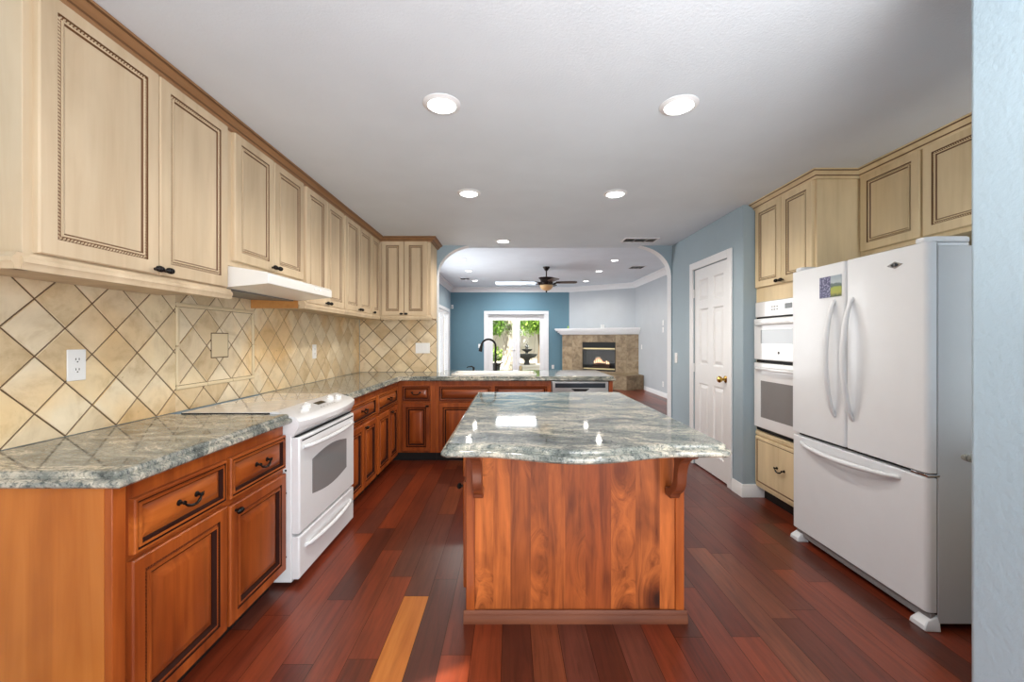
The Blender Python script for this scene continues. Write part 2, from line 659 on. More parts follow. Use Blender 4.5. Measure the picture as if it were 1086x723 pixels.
RAISED = [(0, 0, 0), (0, .016, 0), (.004, .021, 0), (.044, .021, 0), (.046, .014, 1), (.056, .014, 1), (.058, .022, 0),
          (.065, .022, 0), (.072, .009, 1), (.078, .007, 1), (.080, .007, 0), (.112, .021, 0), (.114, .0215, 0)]
DRAWER = [(0, 0, 0), (0, .016, 0), (.003, .021, 0), (.010, .021, 0), (.012, .016, 1), (.016, .016, 1), (.018, .022, 0),
          (.026, .021, 0), (.030, .009, 1), (.035, .006, 1), (.036, .006, 0), (.066, .021, 0), (.068, .0215, 0)]
FLAT = [(0, 0, 0), (0, .016, 0), (.004, .021, 0), (.052, .021, 0), (.053, .0155, 1), (.066, .0155, 1), (.067, .021, 0),
        (.072, .0195, 0), (.0745, .014, 1), (.0775, .014, 1), (.079, .0155, 0)]
PLAINDR = [(0, 0, 0), (0, .014, 0), (.005, .021, 0), (.022, .021, 0), (.025, .015, 1), (.030, .015, 1), (.032, .019, 0)]


def rope_mesh(mp, a0, a1, z0, z1, ins, out, pitch=0.0112, L=0.0078, Wd=0.0034):
    b = B()
    A0, A1, Z0, Z1 = a0 + ins, a1 - ins, z0 + ins, z1 - ins
    for (sa, sz, ea, ez) in ((A0, Z0, A1, Z0), (A1, Z0, A1, Z1), (A1, Z1, A0, Z1), (A0, Z1, A0, Z0)):
        ln = math.hypot(ea - sa, ez - sz)
        n = max(2, int(ln / pitch))
        ta, tz = (ea - sa) / ln, (ez - sz) / ln
        pa, pz = -tz, ta
        for k in range(n):
            ca, cz = sa + ta * ln * (k + .5) / n, sz + tz * ln * (k + .5) / n
            u = ((ta + pa) * .7071 * L, (tz + pz) * .7071 * L)
            v = ((ta - pa) * .7071 * Wd, (tz - pz) * .7071 * Wd)
            P = [mp(ca - u[0], out, cz - u[1]), mp(ca + v[0], out, cz + v[1]), mp(ca + u[0], out, cz + u[1]),
                 mp(ca - v[0], out, cz - v[1])]
            vs = [b.bm.verts.new(p) for p in P]
            top = b.bm.verts.new(mp(ca, out + .0045, cz))
            for i in range(4):
                b.face([vs[i], vs[(i + 1) % 4], top])
    return b


def knob(mp, a, z, out, parent, mat='black'):
    b = B()
    prof = [(.0065, 0), (.006, .012), (.009, .014)]
    ax = (mp(0, 1, 0) - mp(0, 0, 0))
    b.lathe(prof, mp(a, out, z), ax, 10)
    n = 10
    rings = []
    for i in range(n + 1):
        t = -1 + 2 * i / n
        r = .0105 * math.sqrt(max(0, 1 - t * t)) * (1 + .16 * math.cos(i * PI)) + .0012
        rings.append([mp(a + t * .021, out + .0215 + r * .9 * math.cos(2 * PI * k / 10), z + r * math.sin(2 * PI * k / 10))
                      for k in range(10)])
    b.loft(rings)
    return obj('knob', b, mat, parent)


def pull(mp, a, z, out, parent, wd=.042, mat='black'):
    b = B()
    ax = (mp(0, 1, 0) - mp(0, 0, 0))
    for s in (-1, 1):
        b.lathe([(.011, 0), (.011, .003), (.006, .006), (.005, .018), (.008, .020), (.006, .025)], mp(a + s * wd, out, z), ax, 10)
    pts, rs = [], []
    for i in range(13):
        t = -1 + 2 * i / 12
        drop = .022 * (1 - t * t) ** .7
        pts.append(mp(a + t * wd, out + .019 + .006 * (1 - t * t), z - drop))
        rs.append(.0038 + .0022 * (abs(math.sin(t * PI * 2.5)) if abs(t) < .8 else 0))
    b.tube(pts, rs, 8)
    for s in (-1, 1):
        b.tube([mp(a + s * wd, out + .019, z), mp(a + s * (wd + .012), out + .02, z + .006)], [.005, .002], 8)
    return obj('pull', b, mat, parent)


def door(parent, mp, a0, a1, z0, z1, mats, style, knob_at=None, rope=True, name='door'):
    d = obj(name, panel_mesh(mp, a0, a1, z0, z1, style), mats, parent, 0, 20)
    if rope:
        ins, out = (.0595, .0155) if style is FLAT else (.051, .014)
        obj('rope_molding', rope_mesh(mp, a0, a1, z0, z1, ins, out), mats[0] if style is FLAT else 'rope', d)
    if knob_at:
        knob(mp, knob_at[0], knob_at[1], .0215, d)
    return d


def drawer(parent, mp, a0, a1, z0, z1, mats, style=DRAWER, pulls=1, name='drawer'):
    d = obj(name, panel_mesh(mp, a0, a1, z0, z1, style), mats, parent, 0, 20)
    if pulls:
        pull(mp, (a0 + a1) / 2, (z0 + z1) / 2 + .01, style[-1][1], d)
    return d


# ------------------------------------------------------------------ room shell
XW, YB, YF = -1.82, 5.03, 12.8          # left wall, arch wall, family back wall
ZC, ZF = 2.445, 2.90                    # ceilings
RW, YJ, RW2 = 1.95, 3.50, 2.75          # pantry wall, jog, wall behind the fridge
FR = 3.50                               # family room right wall
YR = -1.30                              # rear wall

# floor planks, one mesh
b = B()
xk = -.417 - .1272 * 12
random.seed(21)
kx = 0
while xk < FR + .02:
    y = YR - random.random() * .9
    x1 = xk + .1272
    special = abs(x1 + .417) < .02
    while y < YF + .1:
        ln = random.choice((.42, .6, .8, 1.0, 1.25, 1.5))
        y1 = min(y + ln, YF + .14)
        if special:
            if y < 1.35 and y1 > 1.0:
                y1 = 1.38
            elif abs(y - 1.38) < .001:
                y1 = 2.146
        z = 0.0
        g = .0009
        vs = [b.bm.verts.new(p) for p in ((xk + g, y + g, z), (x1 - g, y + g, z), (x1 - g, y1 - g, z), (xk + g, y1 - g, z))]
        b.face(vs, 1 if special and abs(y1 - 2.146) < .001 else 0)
        y = y1
    xk = x1
struct('floor', b, ['floor', 'floor_orange'], 'dark red hardwood plank floor running towards the family room', 'floor')
struct('floor_subfloor', B().box(XW - .1, FR + .1, YR - .1, YF + .14, -.12, -.004), 'floor_gap')

struct('ceiling_kitchen', B().box(XW - .1, RW2 + .8, YR - .1, YB - .0, ZC, ZC + .12), 'ceiling', 'white textured kitchen ceiling', 'ceiling')

# family ceiling with a skylight opening
sx0, sx1, sy0, sy1 = -.42, .76, 11.5, 12.2
b = B()
b.box(XW - .1, FR + .1, YB + .13, sy0, ZF, ZF + .1).box(XW - .1, FR + .1, sy1, YF + .14, ZF, ZF + .1)
b.box(XW - .1, sx0, sy0, sy1, ZF, ZF + .1).box(sx1, FR + .1, sy0, sy1, ZF, ZF + .1)
struct('ceiling_family', b, 'ceiling', 'white family room ceiling beyond the arch', 'ceiling')
b = B()
b.box(sx0 - .03, sx1 + .03, sy0 - .03, sy1 + .03, ZF + .101, ZF + .125)
struct('window_3', b, 'skyglow', 'bright rectangular skylight in the family room ceiling', 'skylight')

# left wall, with the sliding door of the family room cut out
SD0, SD1, SDZ = 10.55, 12.35, 2.12
b = B()
b.box(XW - .12, XW, YR, SD0, 0, ZF)
b.box(XW - .12, XW, SD1, YF + .14, 0, ZF)
b.box(XW - .12, XW, SD0, SD1, SDZ, ZF)
struct('wall_left', b, 'wall', 'pale blue wall along the left side', 'wall')

# arch wall between kitchen and family room
AL, AR, RAD = -.877, 1.938, .335
out = [(XW, 0), (AL, 0)]
ARC = [(0, -.1), (.02, .1), (.045, .2), (.07, .28), (.105, .37), (.15, .45), (.2, .525), (.25, .59), (.32, .665), (.4, .735), (.5, .805), (.6, .862), (.7, .907), (.8, .945), (.9, .976), (1, 1.0)]
for u_, v_ in ARC:
    out.append((AL + .37 * u_, ZC - RAD + RAD * v_))
for u_, v_ in ARC[::-1]:
    out.append((AR - .37 * u_, ZC - RAD + RAD * v_))
out += [(AR, 0), (FR, 0), (FR, ZF), (XW, ZF)]
b = B()
b.prism([(x, YB, z) for x, z in out], (0, .13, 0))
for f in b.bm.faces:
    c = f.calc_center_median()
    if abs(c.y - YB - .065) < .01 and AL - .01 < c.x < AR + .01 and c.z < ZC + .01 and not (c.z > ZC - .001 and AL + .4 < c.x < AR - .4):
        f.material_index = 1  # arch inner edge whitened: family room light put into its colour
for f in b.bm.faces:
    c = f.calc_center_median()
    if abs(c.z - ZC) < .001 and abs(c.y - YB - .065) < .01:
        f.material_index = 2
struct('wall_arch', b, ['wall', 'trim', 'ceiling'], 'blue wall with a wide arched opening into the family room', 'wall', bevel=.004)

# right walls
DY0, DY1, DZ = 3.725, 4.435, 2.05
b = B()
b.prism([(RW, y, z) for y, z in ((YJ, 0), (DY0, 0), (DY0, DZ), (DY1, DZ), (DY1, 0), (YB, 0), (YB, ZC), (YJ, ZC))], (.12, 0, 0))
b.box(RW + .121, RW2, YJ, YJ + .12, 0, ZC)
struct('wall_right', b, 'wall', 'blue wall around the white pantry door', 'wall', bevel=.006)
struct('wall_fridge', B().box(RW2, RW2 + .12, .901, YJ, 0, ZC), 'wall', 'blue wall behind the fridge and ovens', 'wall')
struct('wall_entry', B().box(1.121, 1.92, .90, 1.02, 0, ZC), 'wall', 'pale blue wall end at the right edge', 'wall', bevel=.01)
struct('wall_rear_right', B().box(RW2, RW2 + .12, YR, .90, 0, ZC), 'wall')
# unseen rear wall: wide window, and a gap added to cast a sun patch
b = B()
b.box(XW - .12, -.56, YR - .12, YR, 0, ZC)
b.prism([(x, YR - .12, z) for x, z in ((-.56, 2.16), (-.17, 2.31), (-.17, ZC), (-.56, ZC))], (0, .12, 0))
b.box(-.17, -.10, YR - .12, YR, 0, ZC)
b.box(-.10, 2.10, YR - .12, YR, 0, .4)
b.box(-.10, 2.10, YR - .12, YR, 1.95, ZC)
b.box(2.10, RW2 + .12, YR - .12, YR, 0, ZC)
struct('wall_rear', b, 'wall')

# family room walls
b = B()
FD0, FD1, FDZ = -.715, 1.095, 2.09
b.box(XW - .12, FD0, YF, YF + .14, 0, ZF)
b.box(FD1, FR + .12, YF, YF + .14, 0, ZF)
b.box(FD0, FD1, YF, YF + .14, FDZ, ZF)
struct('wall_back', b, 'accent', 'deep blue accent wall around the french doors', 'wall')
struct('wall_family_right', B().box(FR, FR + .12, YB + .13, YF, 0, ZF), 'pale', 'pale grey wall on the family room right side', 'wall')
P1, P2 = Vector((1.81, YF)), Vector((FR, 11.69))
b = B()
b.prism([(P1.x, P1.y - .001, 0), (P2.x - .001, P2.y, 0), (FR - .001, YF - .001, 0)], (0, 0, ZF - .001))
struct('wall_corner', b, 'pale', 'pale grey angled wall above the fireplace', 'wall')


# crown molding of the family room
def crown_run(pts2d, name, z_top=ZF, hh=.145, pr=.11, flip=1):
    prof = [(0, 0), (pr, 0), (pr, -.02), (pr * .8, -.03), (pr * .55, -.06), (pr * .3, -.1), (pr * .16, -.115), (pr * .14, -hh), (0, -hh)]
    b = B()
    n = len(pts2d)
    rings = []
    for i, p in enumerate(pts2d):
        p = Vector(p)
        d1 = (Vector(pts2d[i]) - Vector(pts2d[i - 1])).normalized() if i > 0 else None
        d2 = (Vector(pts2d[i + 1]) - Vector(pts2d[i])).normalized() if i < n - 1 else None
        if d1 is None:
            d1 = d2
        if d2 is None:
            d2 = d1
        n1 = Vector((d1.y, -d1.x)) * flip
        n2 = Vector((d2.y, -d2.x)) * flip
        m = (n1 + n2).normalized()
        k = 1 / max(.3, m.dot(n1))
        rings.append([(p.x + m.x * o * k, p.y + m.y * o * k, z_top + z) for o, z in prof])
    b.loft(rings)
    return b


struct('trim_1', crown_run([(XW + .001, YB + .14), (XW + .001, YF - .001), (P1.x, YF - .002), (FR - .002, P2.y), (FR - .002, YB + .14)], 'crown', ZF - .001),
       'trim', 'white crown molding around the family room ceiling', 'molding')


# baseboards
def baseboard(name, pts, flip=1, hh=.105):
    prof = [(0, 0), (.016, 0), (.016, -.0), (.016, hh - .03), (.012, hh - .024), (.012, hh - .012), (.006, hh), (0, hh)]
    b = B()
    rings = []
    n = len(pts)
    for i, p in enumerate(pts):
        p = Vector(p)
        d1 = (Vector(pts[i]) - Vector(pts[i - 1])).normalized() if i > 0 else None
        d2 = (Vector(pts[i + 1]) - Vector(pts[i])).normalized() if i < n - 1 else None
        d1 = d1 or d2
        d2 = d2 or d1
        n1 = Vector((d1.y, -d1.x)) * flip
        n2 = Vector((d2.y, -d2.x)) * flip
        m = (n1 + n2).normalized()
        k = 1 / max(.3, m.dot(n1))
        rings.append([(p.x + m.x * o * k, p.y + m.y * o * k, z) for o, z in prof])
    b.loft(rings)
    o = struct(name, b, 'trim', 'white baseboard at the foot of the wall', 'baseboard')
    return o


baseboard('baseboard_right', [(RW2, YJ - .001), (RW - .001, YJ - .001), (RW - .001, 3.652)], -1)['label'] = 'white baseboard wrapping the wall corner beside the ovens'
baseboard('baseboard_family', [(FR - .001, YB + .14), (FR - .001, 10.88)], -1)['label'] = 'white baseboard along the family room right wall'
baseboard('baseboard_back', [(XW + .01, YF - .001), (FD0 - .1, YF - .001)], 1)['label'] = 'white baseboard under the blue accent wall'
baseboard('baseboard_pantry', [(RW - .001, 4.512), (RW - .001, YB - .001)], -1)['label'] = 'white baseboard between pantry door and arch'

# ------------------------------------------------------------------ french doors
fd = thing('door_1', 'white french doors to the garden in the blue wall', 'door', (.19, YF + .05, 0))
fd['kind'] = 'structure'
mp = mapper('S', YF)
b = B()
for x0, x1 in ((FD0 - .085, FD0 + .002), (FD1 - .002, FD1 + .085)):
    mbox(b, mp, x0, x1, .001, .022, 0, FDZ)
mbox(b, mp, FD0 - .085, FD1 + .085, .001, .024, FDZ, FDZ + .09)
mbox(b, mp, FD0, FD0 + .05, -.13, 0, 0, FDZ - .001)
mbox(b, mp, FD1 - .05, FD1, -.13, 0, 0, FDZ - .001)
mbox(b, mp, FD0 + .05, FD1 - .05, -.13, 0, FDZ - .06, FDZ - .001)
obj('door_casing', b, 'trim', fd, .004)
for k, (x0, x1) in enumerate(((FD0 + .052, .187), (.193, FD1 - .052))):
    b = B()
    zt = FDZ - .063
    l_, r_ = x0 + (.13 if k == 0 else .11), x1 - (.11 if k == 0 else .13)
    mbox(b, mp, x0, l_, -.085, -.045, .01, zt)
    mbox(b, mp, r_, x1, -.085, -.045, .01, zt)
    mbox(b, mp, l_, r_, -.085, -.045, .01, .26)
    mbox(b, mp, l_, r_, -.085, -.045, zt - .13, zt)
    lf = obj('door_leaf', b, 'trim', fd, .004)
    b = B()
    mbox(b, mp, l_ - .005, r_ + .005, -.068, -.062, .255, zt - .125)
    obj('glass_pane', b, 'glass', lf)
    if k == 0:
        b = B()
        b.lathe([(.024, 0), (.024, .006), (.01, .01), (.01, .045)], mp(.13, -.045, .98), '-Y', 12)
        b.tube([mp(.13, 0, .98), mp(.04, .002, .98)], .009, 8)
        obj('handle', b, 'steel', lf)
# interior roller shade cassette above the leaves
b = B()
mbox(b, mp, FD0 + .06, FD1 - .06, .026, .06, FDZ - .035, FDZ - .015)
mbox(b, mp, FD0 + .06, FD1 - .06, -.02, .026, FDZ - .035, FDZ - .015)
obj('top_rail', b, 'vent', fd, .002)

# sliding door on the family room left wall
sd = thing('door_2', 'white framed sliding door on the left wall beyond the arch', 'door', (XW - .05, (SD0 + SD1) / 2, 0))
sd['kind'] = 'structure'
mp = mapper('E', XW)
b = B()
mbox(b, mp, SD0 - .085, SD0, .001, .022, 0, SDZ)
mbox(b, mp, SD1, SD1 + .085, .001, .022, 0, SDZ)
mbox(b, mp, SD0 - .085, SD1 + .085, .001, .024, SDZ, SDZ + .09)
for a0, a1 in ((SD0, SD0 + .07), (SD1 - .07, SD1), ((SD0 + SD1) / 2 - .05, (SD0 + SD1) / 2 + .05)):
    mbox(b, mp, a0, a1, -.10, 0, 0, SDZ - .001)
mbox(b, mp, SD0 + .07, SD1 - .07, -.10, -.001, SDZ - .08, SDZ - .001)
mbox(b, mp, SD0 + .07, SD1 - .07, -.10, -.001, 0, .1)
obj('door_frame', b, 'trim', sd, .004)
b = B()
mbox(b, mp, SD0 + .06, SD1 - .06, -.06, -.052, .09, SDZ - .07)
obj('glass_pane', b, 'glass', sd)

# ------------------------------------------------------------------ pantry door
pd = thing('door_3', 'white six-panel pantry door with brass knob in the right wall', 'door', (RW, (DY0 + DY1) / 2, 0))
pd['kind'] = 'structure'
mp = mapper('W', RW)
b = B()
for a0, a1 in ((DY0 - .07, DY0 + .002), (DY1 - .002, DY1 + .07)):
    mbox(b, mp, a0, a1, .001, .018, 0, DZ + .072)
mbox(b, mp, DY0 + .002, DY1 - .002, .001, .018, DZ - .002, DZ + .072)
obj('door_casing', b, 'trim', pd, .005)
D0, D1, Z0, Z1 = DY0 + .004, DY1 - .004, .012, DZ - .006
mid = (DY0 + DY1) / 2
zr = ((.2, .87), (1.06, 1.63), (1.71, 1.93))
b = B()
for a0, a1 in ((D0, D0 + .105), (mid - .05, mid + .05), (D1 - .105, D1)):
    mbox(b, mp, a0, a1, -.045, -.008, Z0, Z1)
for a0, a1 in ((D0 + .105, mid - .05), (mid + .05, D1 - .105)):
    for z0, z1 in ((Z0, zr[0][0]), (zr[0][1], zr[1][0]), (zr[1][1], zr[2][0]), (zr[2][1], Z1)):
        mbox(b, mp, a0, a1, -.045, -.008, z0, z1)
pl = obj('door_leaf', b, 'trim', pd)
for a0, a1 in ((D0 + .105, mid - .05), (mid + .05, D1 - .105)):
    for z0, z1 in zr:
        obj('raised_panel', panel_mesh(mp, a0, a1, z0, z1, [(0, -.04, 0), (0, -.0085, 0), (.004, -.012, 0), (.012, -.022, 0), (.020, -.022, 0), (.048, -.011, 0)]), 'trim', pl, 0, 15)
b = B()
b.lathe([(.032, 0), (.032, .006), (.014, .012), (.012, .035), (.026, .045), (.031, .06), (.024, .072), (.004, .076)], mp(DY0 + .065, -.008, .955), '-X', 18)
obj('knob', b, 'brass', pd)
for z in (.25, 1.02, 1.8):
    b = B()
    b.tube([mp(DY1 - .006, 0, z - .045), mp(DY1 - .006, 0, z + .045)], .006, 8)
    obj('hinge', b, 'trim', pd)

# ------------------------------------------------------------------ backsplash
TS = .2195  # diagonal of a tile


def tile_field(mp, regions, lattice, name, label, cat, parent=None, gap=.0048, thick=.008):
    """diamond tiles clipped to rectangles (a0,a1,z0,z1)"""
    b = B()
    for (a0, a1, z0, z1, ca, cz, holes) in regions:
        i0, i1 = int((a0 - ca) / TS) - 2, int((a1 - ca) / TS) + 2
        j0, j1 = int((z0 - cz) / TS) - 2, int((z1 - cz) / TS) + 2
        for i in range(i0, i1 + 1):
            for j in range(j0, j1 + 1):
                for s in (0, .5):
                    x, z = ca + (i + s) * TS, cz + (j + s) * TS
                    r = TS / 2 - gap
                    poly = [(x - r, z), (x, z - r), (x + r, z), (x, z + r)]
                    for (ax, lim, sg) in ((0, a0, 1), (0, a1, -1), (1, z0, 1), (1, z1, -1)):
                        res = []
                        for k in range(len(poly)):
                            p, q = poly[k], poly[(k + 1) % len(poly)]
                            pin, qin = (p[ax] - lim) * sg >= 0, (q[ax] - lim) * sg >= 0
                            if pin:
                                res.append(p)
                            if pin != qin:
                                t = (lim - p[ax]) / (q[ax] - p[ax])
                                res.append((p[0] + (q[0] - p[0]) * t, p[1] + (q[1] - p[1]) * t))
                        poly = res
                        if len(poly) < 3:
                            break
                    if len(poly) < 3:
                        continue
                    cx_ = sum(p[0] for p in poly) / len(poly)
                    cz_ = sum(p[1] for p in poly) / len(poly)
                    if any(abs(cx_ - h[0]) < .01 and abs(cz_ - h[1]) < .01 for h in holes):
                        continue
                    ar = 0
                    for k in range(len(poly)):
                        p, q = poly[k], poly[(k + 1) % len(poly)]
                        ar += p[0] * q[1] - p[1] * q[0]
                    if abs(ar) < 2e-5:
                        continue
                    sh = .985
                    lo = [b.bm.verts.new(mp(p[0], .003, p[1])) for p in poly]
                    mi = [b.bm.verts.new(mp(p[0], thick - .0012, p[1])) for p in poly]
                    hi = [b.bm.verts.new(mp(cx_ + (p[0] - cx_) * sh, thick, cz_ + (p[1] - cz_) * sh)) for p in poly]
                    n = len(poly)
                    for k in range(n):
                        l = (k + 1) % n
                        b.face([lo[k], lo[l], mi[l], mi[k]])
                        b.face([mi[k], mi[l], hi[l], hi[k]])
                    b.face(hi)
    return b


mpE = mapper('E', XW)
IN0, IN1, IZ0, IZ1 = 2.262, 2.952, 1.043, 1.52
CT = .9225
bs = thing('backsplash', 'tan diagonal stone tile backsplash on the long left wall', 'backsplash', (XW, 2.5, CT))
ca, cz = 1.593 + TS / 2, 1.254
regs = [(.2, IN0 - .0, CT + .002, 1.72, ca, cz, []),
        (IN1, 5.02, CT + .002, 1.72, ca, cz, []),
        (IN0, IN1, CT + .002, IZ0, ca, cz, []),
        (IN0, IN1, IZ1, 1.72, ca, cz, [])]
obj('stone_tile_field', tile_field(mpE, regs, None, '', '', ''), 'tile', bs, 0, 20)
ic, iz = (IN0 + IN1) / 2, (IZ0 + IZ1) / 2
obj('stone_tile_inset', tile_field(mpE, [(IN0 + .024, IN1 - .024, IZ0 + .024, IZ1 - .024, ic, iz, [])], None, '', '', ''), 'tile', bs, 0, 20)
b = B()
mbox(b, mpE, .2, 5.025, .0005, .004, CT + .001, 1.725)
obj('grout', b, 'grout', bs)
b = B()
for (a0, a1, z0, z1) in ((IN0, IN1, IZ0, IZ0 + .022), (IN0, IN1, IZ1 - .022, IZ1), (IN0, IN0 + .022, IZ0 + .022, IZ1 - .022), (IN1 - .022, IN1, IZ0 + .022, IZ1 - .022)):
    n = max(1, round(max(a1 - a0, z1 - z0) / .2))
    for k in range(n):
        if a1 - a0 > z1 - z0:
            mbox(b, mpE, a0 + (a1 - a0) * k / n + .001, a0 + (a1 - a0) * (k + 1) / n - .001, .004, .017, z0, z1)
        else:
            mbox(b, mpE, a0, a1, .004, .017, z0 + (z1 - z0) * k / n + .001, z0 + (z1 - z0) * (k + 1) / n - .001)
obj('pencil_border', b, 'tile_plain', bs, .006, 35, 3)
b = B()
mbox(b, mpE, ic - .078, ic + .078, .004, .0092, iz - .078, iz + .078)
obj('center_grout', b, 'grout', bs)
b = B()
mbox(b, mpE, ic - .072, ic + .072, .004, .011, iz - .072, iz + .072)
obj('center_tile', b, 'tile_plain', bs, .002)

mpS = mapper('S', YB)
bk = thing('backsplash', 'tan diagonal stone tile backsplash on the short wall beside the arch', 'backsplash', (-1.3, YB, CT))
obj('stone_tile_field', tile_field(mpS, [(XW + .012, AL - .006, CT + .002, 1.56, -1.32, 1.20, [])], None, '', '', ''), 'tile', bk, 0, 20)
b = B()
mbox(b, mpS, XW + .011, AL - .004, .0005, .004, CT + .001, 1.565)
obj('grout', b, 'grout', bk)

# ------------------------------------------------------------------ countertops
EDGE = [(.032, .050), (.025, .0485), (.020, .0435), (.0185, .037), (.0205, .032), (.0195, .0295), (.008, .0275), (.002, .023), (0, .016), (.001, .009), (.007, .003), (.014, 0)]


def offset_poly(pts, d):
    n = len(pts)
    res = []
    for i in range(n):
        p0, p1, p2 = Vector(pts[i - 1]), Vector(pts[i]), Vector(pts[(i + 1) % n])
        e1, e2 = (p1 - p0).normalized(), (p2 - p1).normalized()
        n1, n2 = Vector((-e1.y, e1.x)), Vector((-e2.y, e2.x))   # inward for CCW
        d1, d2 = d[i - 1], d[i]
        den = e1.x * e2.y - e1.y * e2.x
        if abs(den) < 1e-3:
            res.append(p1 + (n1 * d1 + n2 * d2) / 2)
        else:
            a, c = p1 + n1 * d1, p1 + n2 * d2
            t = ((c.x - a.x) * e2.y - (c.y - a.y) * e2.x) / den
            res.append(a + e1 * t)
    return res


def slab(pts, wall_edges, z0, hole=None):
    b = B()
    n = len(pts)
    rings = []
    for ins, z in EDGE:
        d = [0.0 if i in wall_edges else ins for i in range(n)]
        rings.append([b.bm.verts.new((p.x, p.y, z0 + z)) for p in offset_poly(pts, d)])
    for r0, r1 in zip(rings, rings[1:]):
        for i in range(n):
            j = (i + 1) % n
            b.face([r0[i], r0[j], r1[j], r1[i]])
    if hole is None:
        b.face(rings[0])
        b.face(rings[-1][::-1])
    else:
        hv = []
        for ring, z in ((rings[0], EDGE[0][1]), (rings[-1], EDGE[-1][1])):
            h = [b.bm.verts.new((x, y, z0 + z)) for x, y in hole]
            hv.append(h)
            es = []
            for loop in (ring, h):
                for i in range(len(loop)):
                    e = b.bm.edges.get((loop[i], loop[(i + 1) % len(loop)])) or b.bm.edges.new((loop[i], loop[(i + 1) % len(loop)]))
                    es.append(e)
            bmesh.ops.triangle_fill(b.bm, use_beauty=True, edges=es)
        m = len(hole)
        for i in range(m):
            j = (i + 1) % m
            b.face([hv[0][i], hv[0][j], hv[1][j], hv[1][i]])
    return b


SZ = .8725
CE = -1.154
# near-left counter
tag(obj('countertop', slab([(XW + .010, 1.235), (CE, 1.235), (CE, 2.213), (XW + .010, 2.213)], {2, 3}, SZ), 'granite', None, 0, 30, 2, True),
    'short granite countertop in the left foreground before the white range', 'countertop')
# L-shaped counter
pen = [(XW + .010, 3.018), (CE, 3.018), (CE, 4.44), (1.127, 4.44), (1.127, 5.40), (AL + .006, 5.40), (AL + .006, YB - .010), (XW + .010, YB - .010)]
SK = (-.66, .30, 4.62, 5.09)


def rrect(x0, x1, y0, y1, r, n=5):
    o = []
    for cx, cy, a0 in ((x1 - r, y0 + r, -PI / 2), (x1 - r, y1 - r, 0), (x0 + r, y1 - r, PI / 2), (x0 + r, y0 + r, PI)):
        for k in range(n + 1):
            a = a0 + PI / 2 * k / n
            o.append((cx + r * math.cos(a), cy + r * math.sin(a)))
    return o


tag(obj('countertop', slab(pen, {0, 6, 7}, SZ, rrect(SK[0] + .02, SK[1] - .02, SK[2] + .02, SK[3] - .02, .05)), 'granite', None, 0, 30, 2, True),
    'long granite countertop running past the range and along the sink under the arch', 'countertop')
# counter beside the fridge
tag(obj('countertop', slab([(1.655, 1.035), (RW2 - .005, 1.035), (RW2 - .005, 1.535), (1.655, 1.535)], {0, 1}, SZ), 'granite', None, 0, 30, 2, True),
    'small granite counter corner peeking out beside the fridge side', 'countertop')

# ------------------------------------------------------------------ left base cabinets
CF = -1.18   # door face plane incl. thickness -> frame face slightly behind
FX = CF - .021
CH = ['cherry', 'cherry_dark']
CHH = ['cherry_h', 'cherry_dark']
CHX = ['cherry_x', 'cherry_dark']
mpL = mapper('E', FX)


def base_body(parent, x0, x1, y0, y1, toe='E', end=None, top=SZ - .001):
    b = B()
    b.box(x0, x1, y0, y1, .10, top)
    obj('body', b, 'cherry', parent, .002)
    b = B()
    if toe == 'E':
        b.box(x0, x1 - .07, y0 + .01, y1 - .01, 0, .0995)
    elif toe == 'S':
        b.box(x0, x1, y0 + .07, y1, 0, .0995)
    elif toe == 'W':
        b.box(x0 + .06, x1, y0 + .01, y1 - .01, 0, .0995)
    obj('toe_kick', b, 'toe', parent)


c1 = thing('base_cabinet', 'cherry base cabinet with two drawers in the left foreground, before the range', 'cabinet', (-1.5, 1.73, 0))
base_body(c1, XW + .012, FX, 1.262, 2.208)
b = B()
b.box(XW + .012, FX - .02, 1.256, 1.2615, 0.0, SZ - .002)
e = obj('end_panel', b, 'endpanel', c1)
e['label'] = 'honey coloured end panel'
b = B()
for a0, a1, z0, z1 in ((1.2565, 1.302, .10, SZ - .002),):
    mbox(b, mpL, a0, a1, -.02, .004, z0, z1)
obj('corner_stile', b, 'cherry', c1, .002)
drawer(c1, mpL, 1.315, 1.745, .640, .815, CHH)
drawer(c1, mpL, 1.768, 2.200, .640, .815, CHH)
door(c1, mpL, 1.308, 1.745, .105, .622, CH, RAISED, None)
door(c1, mpL, 1.764, 2.203, .105, .612, CH, RAISED, (1.795, .585))

c2 = thing('base_cabinet', 'cherry base cabinet just past the white range', 'cabinet', (-1.5, 3.36, 0))
base_body(c2, XW + .012, FX, 3.022, 3.712)
drawer(c2, mpL, 3.04, 3.69, .655, .815, CHH)
door(c2, mpL, 3.04, 3.362, .105, .63, CH, RAISED, None)
door(c2, mpL, 3.368, 3.69, .105, .63, CH, RAISED, (3.40, .60))

c3 = thing('base_cabinet', 'cherry base cabinet at the inner corner, second past the range', 'cabinet', (-1.5, 4.06, 0))
base_body(c3, XW + .012, FX, 3.714, 4.468)
drawer(c3, mpL, 3.745, 4.385, .655, .815, CHH)
door(c3, mpL, 3.745, 4.092, .105, .63, CH, RAISED, None)
door(c3, mpL, 4.098, 4.385, .105, .63, CH, RAISED, (4.13, .60))

